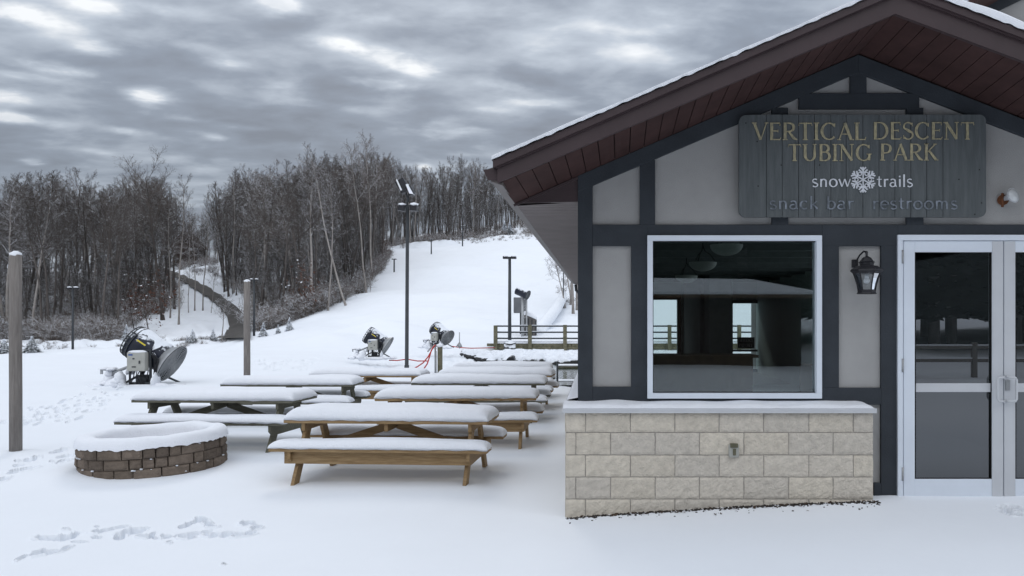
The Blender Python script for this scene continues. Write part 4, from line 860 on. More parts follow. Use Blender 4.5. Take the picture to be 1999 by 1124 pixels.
# ------------------------------------------------------------------ lamp poles
def lamp_pole(px, pyt, pyb, Y, lb, wpx=6, base=False, hw=12, snow=True, arm=True):
    z = CZ - (pyb - CY) * Y / F; z = min(z, gz(px, Y) + .3); root = empty('light_pole', (XP(px, Y), Y, z), lb, 'light pole', 'light poles round the tubing hill'); H = ZP(pyt, Y) - z; r_ = wpx * Y / F / 2
    mb = MB(); mb.tube([(0, 0, -.5), (0, 0, H)], [r_ * 1.15, r_ * .85], 10); mb.build('pole', DKMETAL, root)
    k = hw * Y / F
    for s in (-1, 1):
        mb = MB(); c = Vector((s * k * .62, -.05, H)); mb.prism([(c.x - k*.36, -.2, H - k*.32), (c.x + k*.36, -.2, H - k*.32), (c.x + k*.36, -.2, H - k * .02), (c.x - k*.36, -.2, H + k*.05)], (0, .35, 0)); hd = mb.build('lamp_head', BLKMET, root)
        mb = MB(); mb.blob((c.x, -.02, H + k * .05), (k * .4, .2, k * .16), s, 10, 6, .1); mb.build('snow_cap', SNOWC, hd)
    if arm: mb = MB(); mb.bar((-k, 0, H - k * .1), (k, 0, H - k * .1), .06, .06); mb.build('arm', DKMETAL, root)
    if base:
        mb = MB(); mb.tube([(0, 0, -.3), (0, 0, .28), (0, 0, .30)], [.36, .32, .1], 12); mb.blob((0, 0, .3), (.34, .34, .14), 2); mb.tube([(0, 0, .3), (0, 0, .5)], [.2, .13], 10); mb.build('concrete_foot', ROCK, root)
    return root
lamp_pole(995, 501, 681, 43, 'light pole with a snowy twin head standing at the pond fence', 6.5, True, 13)
lamp_pole(142, 561, 673, 70, 'light pole with snowy lamp before the wood at the left', 4, False, 10)
lamp_pole(496, 545, 652, 68, 'light pole just right of the slim wooden post', 4, False, 8)
lamp_pole(657, 549, 608, 98, 'short light pole against brush at the edge of the wood', 3, False, 4.5)
lamp_pole(769.5, 505, 557, 125, 'small light pole on the open slope left of the tall lamp pole', 3, False, 4.5)
lamp_pole(842, 467, 508, 152, 'small light pole on the upper slope near the crest', 2.4, False, 3.6)
lamp_pole(903, 441, 486, 172, 'farthest light pole beyond the crest of the slope', 2.4, False, 3.6)
lamp_pole(1100, 520, 614, 80, 'thin dark pole beside the bare trees at the roof edge', 2.2, False, 2.5)
# tall pole with four flood heads
Y = 28.7; root = empty('flood_light_pole', (XP(794, Y), Y, gz(794, Y)), 'tallest light pole with four snowy flood lamps behind the picnic tables', 'light pole')
H = ZP(402, Y) - gz(794, Y); mb = MB(); mb.tube([(0, 0, -.3), (0, 0, .12), (.0, 0, .13), (.03, 0, H)], [.09, .09, .072, .062], 12); mb.build('pole', DKMETAL, root)
mb = MB(); mb.tube([(.03, 0, H), (.03, 0, H + .3), (-.02, 0, H + .5)], .035, 8); mb.tube([(.08, 0, H + .15), (.07, 0, H + .45)], .02, 6); mb.bar((-.25, 0, H), (.3, 0, H), .07, .07); mb.build('arm', DKMETAL, root)
def head(cx, cz, w_, h_, ang, name='lamp_head'):
    mb = MB(); c, s = math.cos(ang), math.sin(ang); pts = [(-w_/2, -h_/2), (w_/2, -h_/2), (w_/2, h_/2), (-w_/2, h_/2)]
    mb.prism([(cx + a*c - b*s, -.16, cz + a*s + b*c) for a, b in pts], (0, .32, 0)); o = mb.build(name, BLKMET, root, None, .01); return o
h1 = head(-.17, H - .08, .24, .22, R(-12)); h2 = head(.27, H - .08, .26, .22, R(-5)); h3 = head(-.14, H + .74, .34, .50, R(-150) + R(180)); h4 = head(.14, H + .56, .2, .36, R(28))
for h_, (x, z, a, b) in ((h1, (-.17, H + .05, .15, .055)), (h2, (.28, H + .05, .17, .07))): mb = MB(); mb.blob((x, -.02, z), (a, .19, b), 2, 12, 8, .12); mb.build('snow_cap', SNOWC, h_)
mb = MB(); mb.prism([(-.36, -.17, H + .95), (-.32, -.17, H + .98), (-.13, -.17, H + .57), (-.19, -.17, H + .55)], (0, .02, 0)); mb.build('lamp_glass', WHITEP, h3)
mb = MB(); mb.prism([(.0, -.18, H + .78), (.08, -.18, H + .80), (.29, -.18, H + .42), (.14, -.18, H + .44)], (0, .3, .0)); mb.build('snow_cap', SNOWC, h4)

# ------------------------------------------------------------------ snow guns
def shell(mb, ax, stations, n=20, mi=0, a0=0, a1=360, close=False, seed=0, rag=0):
    u = Vector(ax).normalized(); v = u.cross(Vector((0, 0, 1))).normalized(); w_ = v.cross(u); vs = []; m = n if (a1 - a0 >= 360) else n + 1
    for (c, r_) in stations:
        for j in range(m):
            t = a0 + (a1 - a0) * j / n
            if rag and j in (0, n): t += rag * mnoise.noise(Vector((c[0] * 6, j, seed))) * 60
            a = R(t); vs.append(Vector(c) + (v * math.cos(a) + w_ * math.sin(a)) * r_)
    k = len(stations); fs = [(i*m+j, i*m+(j+1) % m, (i+1)*m+(j+1) % m, (i+1)*m+j) for i in range(k-1) for j in range(m if m == n else n)]
    mb.add(vs, fs, mi, True)
def make_gun(lb):
    root = empty('snow_gun', (0, 0, 0), lb, 'snow gun', 'snow guns on the snowfield')
    u = Vector((-.82, -.05, .50)).normalized(); c = Vector((-.02, 0, .88)); pt = lambda t: c + u * t
    mb = MB(); shell(mb, u, [(pt(-.36), .38), (pt(-.2), .40), (pt(.2), .43), (pt(.54), .45), (pt(.56), .43), (pt(.56), .38), (pt(.1), .34)], 24); shell(mb, u, [(pt(.2), .34), (pt(.2), .0)], 24); barrel = mb.build('barrel', NAVY, root)
    mb = MB(); shell(mb, u, [(pt(-.36 + .92 * i / 16), .392 + .055 * i / 16 + (.022 if 0 < i < 16 else -.01)) for i in range(17)], 18, 0, 48, 132, seed=2, rag=.8)
    for i, v in enumerate(mb.v): nn = mnoise.noise(Vector(v) * 5); p = Vector(v); mb.v[i] = tuple(p + Vector((0, 0, .025 * nn)))
    mb.build('snow_cover', PATCHY, barrel)
    mb = MB()
    for t_, r_ in ((.56, .45), (.46, .46), (.63, .43)): 
        v = u.cross(Vector((0, 0, 1))).normalized(); w_ = v.cross(u); mb.tube([pt(t_) + (v * math.cos(R(a)) + w_ * math.sin(R(a))) * r_ for a in range(0, 361, 15)], .016, 6, cap=False)
    for a in range(0, 360, 20): mb.tube([pt(.46) + (v * math.cos(R(a)) + w_ * math.sin(R(a))) * .455, pt(.65) + (v * math.cos(R(a)) + w_ * math.sin(R(a))) * .42], .018, 5)
    mb.build('nozzle_ring', DKMETAL, root)
    mb = MB(); q = pt(-.40); 
    shell(mb, u, [(pt(-.36), .37), (pt(-.50), .48), (pt(-.58), .56), (pt(-.60), .56), (pt(-.51), .46), (pt(-.40), .34)], 28); dish = mb.build('intake_funnel', METAL, root)
    mb = MB(); shell(mb, u, [(pt(-.595), .535), (pt(-.52), .45), (pt(-.45), .35), (pt(-.45), .0)], 28); mb.build('dark_throat', DKMETAL, dish)
    mb = MB()
    for r_ in [.06 + .048 * k for k in range(11)]: mb.tube([pt(-.60 - .04 * (1 - r_)) + (v * math.cos(R(a)) + w_ * math.sin(R(a))) * r_ for a in range(0, 361, 20)], .010, 4, cap=False)
    for a in range(0, 360, 30): mb.tube([pt(-.64), pt(-.61) + (v * math.cos(R(a)) + w_ * math.sin(R(a))) * .54], .008, 4)
    mb.build('intake_grille', METAL, dish)
    mb = MB(); mb.box(-.36, -.62, .40, .12, -.42, .90); bx_ = mb.build('control_box', BOXG, root, None, .02)
    mb = MB(); mb.blob((-.12, -.52, .91), (.25, .12, .045), 4, 12, 6, .15); mb.build('snow_cap', SNOWC, bx_)
    mb = MB(); mb.box(-.31, -.628, .815, -.2, -.621, .855); mb.build('blue_label', BLUE, bx_)
    mb = MB(); mb.box(-.2, -.628, .715, -.15, -.621, .75); mb.box(-.22, -.628, .50, -.11, -.621, .53); mb.box(-.03, -.64, .6, .0, -.621, .68); mb.build('switches', DKMETAL, bx_)
    mb = MB(); vv = u.cross(Vector((0, 0, 1))).normalized(); ww = vv.cross(u); vv = vv if vv.y < 0 else -vv; mb.bar(pt(.36) + vv * .40 + ww * .185, pt(.10) + vv * .385 + ww * .165, .02, .035); mb.build('yellow_label', YEL, barrel)
    mb = MB()
    for s in (-1, 1): mb.bar((s*.22 - .05, -.1, -.1), (s*.18 - .05, -.12, .75), .07, .09)
    mb.bar((-.38, -.44, .06), (.2, -.44, .06), .06, .08); mb.bar((-.38, -.44, .0), (-.38, -.44, .95), .04, .04); mb.bar((.17, -.44, .0), (.17, -.44, .95), .05, .05); mb.bar((-.38, -.44, .93), (.17, -.44, .95), .04, .04); mb.tube([(-.1, -.3, -.02), (-.1, -.3, .28)], .16, 12)
    mb.build('stand', DKMETAL, root)
    for q_ in ([(.0, -.2, .10), (.62, -.3, -.02)], [(-.3, -.2, .25), (-.75, -.2, .0)], [(.0, .2, .3), (.5, .6, -.05)]): mb = MB(); mb.tube(q_, .032, 6); mb.build('leg', DKMETAL, root)
    mb = MB(); mb.tube([(-.3, -.1, .6), (-.9, -.3, .35), (-1.0, -.3, .18)], .04, 8); mb.bar((-1.25, -.3, .42), (-.85, -.3, .42), .05, .05); mb.bar((-1.23, -.3, .30), (-1.23, -.3, .42), .05, .05); mb.build('tow_bar', METAL, root)
    mb = MB()
    for k in range(7):
        x = -.3 + .075 * k; mb.tube([(x, -.5, .42), (x + random.uniform(-.06, .06), -.56, .25), (x + random.uniform(-.1, .1), -.5, .08), (x + .05, -.4, .0)], .014, 6)
    for k in range(3): mb.tube([(.15 + .04*k, -.4, .88), (.28 + .05*k, -.45, .7), (.26 + .04*k, -.42, .4), (.2, -.35, .1)], .018, 6)
    mb.build('cable', BLACK, root)
    mb = MB()
    for (x, y, z, a, b) in ((-.72, -.5, .02, .27, .16), (-.60, -.5, .2, .10, .16), (-.66, -.5, .10, .17, .14), (-1.15, -.5, 0, .16, .10), (-1.34, -.5, -.01, .10, .07), (-1.0, -.45, .08, .12, .07), (-.50, -.2, .38, .07, .11), (-1.12, -.33, .46, .12, .035), (-.92, -.33, .44, .10, .04), (-1.0, -.3, .32, .07, .10), (-1.0, -.35, .16, .11, .10), (-.9, -.4, .05, .14, .08), (.0, -.5, -.04, .7, .08), (.45, -.4, -.02, .35, .09), (.8, -.3, -.02, .3, .07), (.3, -.42, .12, .05, .22)): mb.blob((x, y, z), (a, .2, b), x * 3, 14, 8, .22)
    mb.build('snow_clumps', SNOWC, root); return root
g1 = make_gun('largest snow gun, yellow labelled, behind the left picnic tables')
g1.location = (XP(300, 21), 21, gz(300, 21) - .03)
for px, py, Y_, sc2, rz, lb in ((738, 697, 31, .77, 0, 'snow gun left of the tall lamp pole, snow on its barrel'), (862, 677, 36, .74, -30, 'snow gun behind the hose post, white snow hood and round intake')):
    g = copy_tree(g1); g.location = (XP(px, Y_), Y_, ZP(py, Y_)); g.scale = (sc2,) * 3; g.rotation_euler = (0, 0, R(rz)); g['label'] = lb
# gun on tower
Yt = 50; pz = gz(1020, Yt); root = empty('tower_snow_gun', (XP(1020, Yt), Yt, pz), 'snow gun mounted on a lattice mast behind the pond fence', 'snow gun')
u = Vector((-.86, .28, .36)).normalized(); cz0 = ZP(572, Yt) - pz; c = Vector((0.05, 0, cz0)); pt = lambda t: c + u * t
mb = MB(); shell(mb, u, [(pt(-.3), .27), (pt(.5), .27), (pt(.5), .22)], 18); shell(mb, u, [(pt(.3), .25), (pt(.3), 0)], 18); ba = mb.build('barrel', NAVY, root)
mb = MB(); shell(mb, u, [(pt(-.3 + .85 * i / 8), .295) for i in range(9)], 12, 0, 40, 140); mb.build('snow_cover', SNOWC, ba)
mb = MB(); shell(mb, u, [(pt(-.3), .27), (pt(-.36), .32), (pt(-.38), .32), (pt(-.34), .2), (pt(-.34), 0)], 18); mb.build('intake_funnel', DKMETAL, ba)
mb = MB(); mb.tube([(0, 0, -.3), (0, 0, cz0 - .3)], .09, 8); mb.tube([(.28, 0, -.3), (.25, 0, cz0 - .4)], .05, 8)
for k in range(9): z = .2 + k * .3; mb.bar((0, 0, z), (.27, 0, z + (.25 if k % 2 else -.0)), .03, .03)
mb.tube([(-.1, 0, cz0 - .2), (.0, 0, cz0 - .5), (.2, 0, cz0 - .2)], .06, 6); mb.build('mast', METAL, root)
# panel and shed behind the fence
Y = 52; root = empty('grey_panel', (XP(1016, Y), Y, gz(1016, Y)), 'large dark grey padded panel behind the mast of the tower snow gun', 'panel')
mb = MB(); a, b = P(1003, 580, Y), P(1029, 611, Y); o0 = root.location; mb.box(a.x - o0.x, -.2, a.z - o0.z, b.x - o0.x, .2, b.z - o0.z); mb.build('panel_face', PANELM, root, None, .05)
mb = MB(); mb.bar((0, 0.1, -.3), (0, .1, b.z - o0.z), .1, .1); mb.build('support', DKMETAL, root)
Y = 50.5; root = empty('utility_shed', (XP(1034, Y), Y, gz(1034, Y)), 'narrow grey panelled shed with snowy sloping roof behind the fence', 'shed'); o0 = root.location
pp = [P(1023, 655, Y), P(1046, 655, Y), P(1046, 624, Y), P(1023, 614, Y)]; mb = MB(); mb.prism([p - o0 for p in pp], (0, .8, 0)); mb.build('shed_wall', SHED, root)
mb = MB()
for k in range(4): x = XP(1024.5 + k * 7, Y) - o0.x; mb.box(x - .04, -.03, pp[0].z - o0.z, x + .04, 0, pp[3].z - o0.z - .15 - k * .09)
mb.build('batten', DKMETAL, root)
mb = MB(); q = [P(1021, 612, Y), P(1047.5, 623.5, Y), P(1046, 618, Y), P(1037, 611, Y), P(1027, 606.5, Y), P(1022, 608, Y)]; mb.prism([p - o0 + Vector((0, -.1, 0)) for p in q], (0, 1.0, 0)); mb.build('snow_cap', SNOWC, root, None, .06)
# snow covered lane wall curving up behind
mb = MB(); pts = [(1047, 655, 52), (1060, 636, 58), (1075, 617, 66), (1088, 600, 74), (1096, 585, 82), (1099, 574, 90)]
mb.tube([P(a, b, Y_) for a, b, Y_ in pts], [.45, .48, .5, .5, .5, .4], 10); o = tag(mb.build('lane_snow_berm', SNOWF), 'snow covered curved berm running uphill right of the utility shed', 'berm')
mb = MB(); mb.tube([P(a + 4, b + 5.5, Y_ - .3) for a, b, Y_ in pts], [.16] * 6, 6); mb.build('lane_edge', DKMETAL, o)
# pond fence
Yf = 44; ps = [967.5, 1034.5, 1103, 1171, 1239, 1307, 1375, 1443, 1511]; root = empty('pond_fence', (XP(967, Yf), Yf, ZP(681, Yf)), 'treated wood rail fence with snow on its rails above a timber retaining wall', 'fence'); o0 = root.location
for k, px in enumerate(ps): mb = MB(); w_ = 3.6; a, b = P(px - w_, 634 if k else 635, Yf), P(px + w_, 683 if k != 2 else 687, Yf); mb.box(a.x - o0.x, -.1, b.z - o0.z - .1, b.x - o0.x, .08, a.z - o0.z); mb.build('fence_post', TREATED, root, None, .01)
for py in (636.5, 648.5, 660.5):
    mb = MB(); mb.box(0, 0, ZP(py + 1.4, Yf) - o0.z, XP(1511, Yf) - o0.x, .07, ZP(py - 1.4, Yf) - o0.z); rl = mb.build('rail', DKMETAL, root)
    mb = MB(); mb.box(0.05, -.01, ZP(py - 1.4, Yf) - o0.z, XP(1511, Yf) - o0.x - .05, .08, ZP(py - 2.4, Yf) - o0.z); mb.build('snow_cap', SNOWC, rl, None, .012)
mb = MB()
for k in range(20): x = k * .82; 
for r in range(2):
    x = -.0 - r * .5
    while x < 16: mb.box(x + .008, .05, ZP(681.5 - r*5.7, Yf) - o0.z, x + 1.6, .3, ZP(676.2 - r*5.7, Yf) - o0.z); x += 1.62
mb.build('retaining_timbers', TREATED, root)
mb = MB(); mb.box(-.05, .3, ZP(669.5, Yf) - o0.z, 16, 3, ZP(668, Yf) - o0.z + .05); mb.box(-.05, .0, ZP(670.4, Yf) - o0.z, 16, .32, ZP(668.5, Yf) - o0.z); mb.build('snow_cap', SNOWC, root, None, .03)
# bank of snowy riprap
mb = MB(); rr = random.Random(2)
for _ in range(900):
    px = rr.uniform(905, 1330); t = rr.random(); Y_ = 36.2 + 5.6 * t; k = np.clip((px - 900) / 90, 0, 1); s = rr.uniform(.2, .55) * (.45 + .55 * k) * (1 - .25 * t)
    x = XP(px, Y_); z = gz(px, Y_) + .12 - .2 * t
    if px > 1040: z = max(-.38, z); 
    mb.blob((x, Y_, z), (s, s * .8, s * .62), rr.random() * 20, 9, 6, .3)
tag(mb.build('riprap_bank', ROCK), 'bank of snow covered rocks along the far side of the pond', 'rocks', None, 'stuff')
mb = MB(); c = P(997, 704, 35.6); mb.tube([c + Vector((0, -.35, 0)), c + Vector((0, .8, .05))], .17, 14); tag(mb.build('culvert_pipe', BLACK), 'black culvert pipe mouth in the snowy bank above the pond', 'pipe')
# dock pieces at the pond and iron pole
def slab(px0, px1, py0, py1, Y_, lb):
    a, b = P(px0, py0, Y_), P(px1, py1, Y_); r_ = empty('dock_board', ((a.x+b.x)/2, Y_, b.z), lb, 'dock'); w_ = (b.x - a.x) / 2; mb = MB(); mb.box(-w_, 0, 0, w_, .5, (a.z-b.z) * .45); mb.build('deck', TREATED, r_); mb = MB(); mb.box(-w_, -.02, (a.z-b.z)*.45, w_, .5, a.z-b.z); mb.build('snow_cover', SNOWC, r_, None, .03)
slab(1088, 1180, 711.5, 717.5, 33, 'floating board with snow on the far side of the pond'); slab(1086, 1180, 742, 748, 26, 'snowy board at the near edge of the pond')
r_ = empty('iron_stake', P(1088, 750, 24.6), 'dark upright stake at the near edge of the pond', 'stake'); mb = MB(); mb.tube([(0, 0, -.3), (0, 0, ZP(704, 24.6) - r_.location.z)], .032, 8); mb.build('stake_shaft', DKMETAL, r_)
mb = MB(); mb.blob((0, 0, ZP(704, 24.6) - r_.location.z), (.045, .045, .03), 1); mb.build('snow_cap', SNOWC, r_)
# hose post with pipes and red hoses
Yh = 27; zb2 = gz(858, Yh); r_ = empty('hose_post', (XP(858, Yh), Yh, zb2), 'thick treated wood post with a snow cap and pipes strapped to it', 'post'); H = ZP(674, Yh) - zb2
mb = MB(); mb.box(-.06, -.06, -.3, .09, .09, H); mb.build('post_body', TREATED, r_, None, .01)
mb = MB(); mb.blob((.01, 0, H), (.13, .12, .07), 2); mb.build('snow_cap', SNOWC, r_)
mb = MB(); mb.tube([(-.14, -.05, -.3), (-.14, -.05, H - .05), (-.11, -.05, H), (-.3, -.05, H - .06)], .028, 8); mb.tube([(-.1, -.09, -.2), (-.1, -.09, H * .8)], .02, 8); mb.bar((-.4, -.08, H - .22), (-.25, -.08, H - .05), .05, .05); mb.build('pipe', METAL, r_)
r_ = tag(MB().tube([P(a, b, Y_) for a, b, Y_ in ((850, 673, 26.9), (844, 681, 26.8), (836, 696, 26.7), (826, 708, 26.4), (814, 716, 26), (800, 724, 25.6))], .022, 8).build('red_hose', RED), 'red hose hanging from the hose post and slanting left to the snow', 'hose', 'red hoses at the hose post')
tag(MB().tube([P(a, b, Y_) for a, b, Y_ in ((848, 674, 26.8), (842, 684, 26.7), (838, 698, 26.6), (834, 710, 26.4), (826, 722, 25.8))], .022, 8).build('red_hose', RED), 'red hose hanging steepest from the hose post down behind the tables', 'hose', 'red hoses at the hose post')
tag(MB().tube([P(a, b, Y_) + Vector((0, 0, .03)) for a, b, Y_ in ((834, 706, 29.5), (815, 706, 30), (795, 702.5, 31), (775, 705, 30.5), (760, 704.5, 31))], .022, 8).build('red_hose', RED), 'red hose lying flat on the snow left of the hose post', 'hose', 'red hoses at the hose post')
tag(MB().tube([P(a, b, Y_) + Vector((0, 0, .04)) for a, b, Y_ in ((880, 677, 40), (900, 680, 40), (920, 681, 41), (945, 680.5, 42), (966, 679.5, 43))], .025, 8).build('red_hose', RED), 'dark red hose on the snow running right to the fence', 'hose', 'red hoses at the hose post')
r_ = empty('hydrant_pipe', P(897, 676, 37), 'thin upright pipe on a small tripod right of the middle snow gun', 'pipe'); mb = MB(); mb.tube([(0, 0, -.1), (0, 0, .68)], .022, 8); mb.build('upright', METAL, r_)
mb = MB(); mb.tube([(0, 0, .2), (-.16, 0, -.03)], .025, 6); mb.tube([(0, 0, .2), (.12, 0, -.03)], .025, 6); mb.blob((0, 0, .04), (.1, .1, .1), 1); mb.build('tripod', METAL, r_)

# house in the wood
Yh = 185; hz = gz(357, Yh); r_ = empty('cabin', (XP(360, Yh), Yh, hz), 'dark gabled cabin among the trees above the road', 'house'); hb = lambda px, py: P(px, py, Yh) - r_.location
mb = MB(); mb.prism([hb(337, 530), hb(384, 530), hb(384, 482), hb(358, 456), hb(337, 478)], (0, 4, 0)); mb.build('wall', HOUSEW, r_)
mb = MB(); a, b, c = hb(333, 481), hb(358, 451.5), hb(388, 483); mb.prism([a, b, c, c - Vector((0, 0, .3)), b - Vector((0, 0, .35)), a - Vector((0, 0, .3))], (0, 5, 0)); rf = mb.build('roof', HOUSEW, r_); rf.location.y = -.5
mb = MB(); mb.box(hb(362, 0).x, 1.5, hb(0, 462).z, hb(365, 0).x, 2.2, hb(0, 449).z); mb.build('chimney', ROCK, rf)
mb = MB(); mb.box(hb(368, 0).x, -.05, hb(0, 489).z, hb(376, 0).x, .02, hb(0, 484).z); mb.build('window', METAL, r_)

# ------------------------------------------------------------------ bare trees
class NT:                                       # numpy tube collector
    def __init__(s): s.v = []; s.f = []; s.n = 0
    def seg(s, pts, rad, n):
        pts = np.array(pts, float); k = len(pts); d = np.gradient(pts, axis=0); d /= (np.linalg.norm(d, axis=1, keepdims=True) + 1e-9)
        ref = np.cross(d, [.3, .5, .81]); ref /= (np.linalg.norm(ref, axis=1, keepdims=True) + 1e-9); q = np.cross(d, ref); rad = np.array(rad)[:, None]
        a = np.arange(n) * 2 * np.pi / n; vs = pts[:, None] + rad[:, None] * (ref[:, None] * np.cos(a)[None, :, None] + q[:, None] * np.sin(a)[None, :, None])
        s.v.append(vs.reshape(-1, 3)); i = np.arange(k - 1)[:, None] * n; j = np.arange(n)[None, :]; j2 = (j + 1) % n
        s.f.append(np.stack([i + j, i + j2, i + n + j2, i + n + j], -1).reshape(-1, 4) + s.n); s.n += k * n
    def arrays(s): return np.concatenate(s.v), np.concatenate(s.f)
def np_mesh(name, V, Fq, mats, mi=None):
    me = bpy.data.meshes.new(name); me.vertices.add(len(V)); me.vertices.foreach_set('co', V.reshape(-1).astype(np.float32)); me.loops.add(len(Fq) * 4)
    me.loops.foreach_set('vertex_index', Fq.reshape(-1).astype(np.int32)); me.polygons.add(len(Fq)); me.polygons.foreach_set('loop_start', np.arange(0, len(Fq)*4, 4, dtype=np.int32))
    for m in (mats if isinstance(mats, (list, tuple)) else [mats]): me.materials.append(m)
    if mi is not None: me.polygons.foreach_set('material_index', mi.astype(np.int32))
    me.update(calc_edges=True); return me
def grow(seed, H, r0, crown0, spread, nb, upright=.6, tw=.0065, levels=4, lean=0, fork=0):
    rs = np.random.RandomState(seed); tr = NT(); cr = NT()
    def path(p, d, L_, n, wob, up):
        pts = [p]; d = d / np.linalg.norm(d)
        for i in range(n):
            d = d + rs.randn(3) * wob + np.array([0, 0, up]); d /= np.linalg.norm(d); pts.append(pts[-1] + d * L_ / n)
        return np.array(pts)
    main = path(np.zeros(3), np.array([lean + rs.randn() * .03, rs.randn() * .03, 1.]), H * .97, 16, .035, .03)
    rad = r0 * (1 - np.linspace(0, 1, 17)) ** .8 * 1.0 + .018; rad[0] *= 1.35; tr.seg(main, rad, 8)
    def branch(p, d, L_, r_, lv):
        n = {1: 6, 2: 4, 3: 2, 4: 1}[lv]; pts = path(p, d, L_, n, .13 if lv < 3 else .10, .085 if lv == 1 else .03); r_ = max(r_, tw)
        (cr).seg(pts, r_ * (1 - .75 * np.linspace(0, 1, len(pts))) + tw * .25, {1: 5, 2: 4, 3: 3, 4: 3}[lv])
        if lv >= levels: return
        kk = {1: 8, 2: 6, 3: 4}[lv] + rs.randint(0, 2)
        for i in range(kk):
            t = .22 + .78 * (i + rs.rand()) / kk; x = t * n; a = min(int(x), n - 1); q = pts[a] + (pts[a+1] - pts[a]) * (x - a); dd = (pts[a+1] - pts[a]); dd /= np.linalg.norm(dd)
            o = rs.randn(3); o -= dd * o.dot(dd); o /= np.linalg.norm(o); branch(q, dd * .8 + o * rs.uniform(.5, .95) + np.array([0, 0, .06]), L_ * rs.uniform(.34, .55) * (1.15 - .5 * t), r_ * .5, lv + 1)
    for i in range(nb):
        t = crown0 + (1 - crown0) * (i + rs.rand()) / nb; x = t * 16; a = min(int(x), 15); q = main[a] + (main[a+1] - main[a]) * (x - a); az = i * 2.4 + rs.rand(); el_ = upright + .5 * t
        d = np.array([math.cos(az), math.sin(az), el_ * 1.2]); branch(q, d, spread * H * (1.08 - .62 * (t - crown0) / (1 - crown0)) * rs.uniform(.7, 1.15) * .5, r0 * (.36 if t < .7 else .28) * (1.1 - t * .6), 1)
    return tr.arrays(), cr.arrays()
protos = []
specs = [(1, 18, .17, .48, .52, 17, .45), (2, 19, .15, .55, .46, 15, .6), (3, 17, .13, .5, .42, 15, .7), (4, 20, .19, .45, .55, 17, .4), (5, 16, .11, .48, .42, 14, .6), (6, 19, .13, .60, .38, 13, .8), (9, 18, .16, .42, .5, 17, .5), (11, 19, .15, .68, .34, 10, .8), (12, 18, .12, .70, .30, 9, .9), (13, 20, .14, .62, .36, 11, .7)]
parr = []
for s in specs:
    (tv, tf), (cv, cf) = grow(*s); parr.append(((tv, tf), (cv, cf)))
    protos.append((np_mesh('trunk', tv, tf, BARK), np_mesh('crown', cv, cf, TWIG), s[1]))
pale_protos = [(np_mesh('trunk', a[0][0], a[0][1], PALEB), np_mesh('crown', a[1][0], a[1][1], TWIGS), s[1]) for a, s in zip(parr, specs)]
forks = []
NT_COUNT = [0]
def put_tree(px, Y_, h, lb, grp, k=None, pale=False, tilt=0, xs=1.0, name='bare_tree', dz=0):
    tm, cm, H0 = (pale_protos if pale else protos)[k if k is not None else random.randrange(len(protos))]
    r_ = bpy.data.objects.new(name, None); C.objects.link(r_); p = G(px, Y_); s = h / H0
    r_.location = (p.x, p.y, p.z - .2 + dz); r_.rotation_euler = (random.uniform(-.03, .03), tilt + random.uniform(-.03, .03), random.random() * 6.28); 
    if tilt: r_.rotation_euler = (0, tilt, 0)
    r_.scale = (s * xs, s * xs, s); tag(r_, lb, 'tree', grp)
    t = bpy.data.objects.new('trunk', tm); C.objects.link(t); t.parent = r_; c = bpy.data.objects.new('crown', cm); C.objects.link(c); c.parent = r_; NT_COUNT[0] += 1; return r_
rt = random.Random(21); random.seed(5)
def interp(x, tab): 
    xs, ys = zip(*tab); return float(np.interp(x, xs, ys))
skyA = [(-300, 335), (0, 332), (60, 328), (120, 345), (200, 342), (240, 348), (290, 325), (340, 345), (385, 400), (415, 425), (430, 345), (480, 325), (540, 345), (600, 312), (650, 300), (690, 318), (760, 295), (820, 325), (850, 315), (880, 298), (930, 305), (960, 335), (1010, 320), (1130, 300)]
def region(n, x0, x1, yfun, lb, grp, hr=(.82, 1.03), paleP=.27, xs=(.9, 1.2), keep=None):
    c = 0; tries = 0
    while c < n and tries < n * 30:
        tries += 1; px = rt.uniform(x0, x1); Y_ = yfun(px)
        if keep and not keep(px, Y_): continue
        g = gz(px, Y_); ztop = CZ + (CY - interp(px, skyA) - rt.uniform(0, 12)) * Y_ / F; h = (ztop - g) * rt.uniform(*hr)
        if h < 6 or h > 31: h = max(9, min(h, 27))
        put_tree(px, Y_, h, lb, grp, pale=rt.random() < paleP, xs=rt.uniform(*xs) * (18 / max(h, 12)) ** .3); c += 1
ra = lambda lo, hi, pw=1.0: (lambda px: lo + (hi - lo) * rt.random() ** pw)
# keep the meadow and road clear
def noroadb0(px, Y_): return noroad(px, Y_) and noroad(px - 15, Y_)
def noroadb(px, Y_): return noroad(px, Y_) and noroad(px - 26, Y_) and noroad(px - 12, Y_) and noroad(px + 12, Y_)
def noroad(px, Y_):
    py = CY + (CZ - gz(px, Y_)) * F / Y_
    if 250 < px < 500 and Y_ < 160:
        rx0 = np.interp(py, [528, 545, 563, 580, 598, 620, 642, 668], [310, 340, 368, 396, 420, 436, 442, 420]); rx1 = np.interp(py, [528, 545, 563, 580, 598, 620, 642, 668], [330, 375, 410, 436, 460, 486, 496, 496])
        if rx0 - 3 < px < rx1 + 3 and py > 526: return False
        if py > 603 + max(0, (345 - px)) * .45: return False
    if px >= 440 and Y_ < 84: return False
    return True
region(84, -260, 290, ra(86, 150, 1.2), 'bare tree in the wood left of the big spreading tree', 'trees of the left wood', keep=noroad)
region(17, 285, 345, ra(112, 165), 'bare tree in the wood behind the big spreading tree', 'trees behind the big tree', keep=noroad, hr=(.8, .95))
region(9, 345, 425, ra(165, 215), 'low bare tree round the cabin in the skyline gap', 'trees round the cabin', hr=(.6, .95))
region(20, 428, 520, ra(112, 165), 'bare tree in the wood just right of the road', 'trees right of the road', keep=noroad)
edgeB = lambda px: np.interp(px, [500, 560, 640, 700, 745, 770], [82, 84, 92, 108, 135, 165])
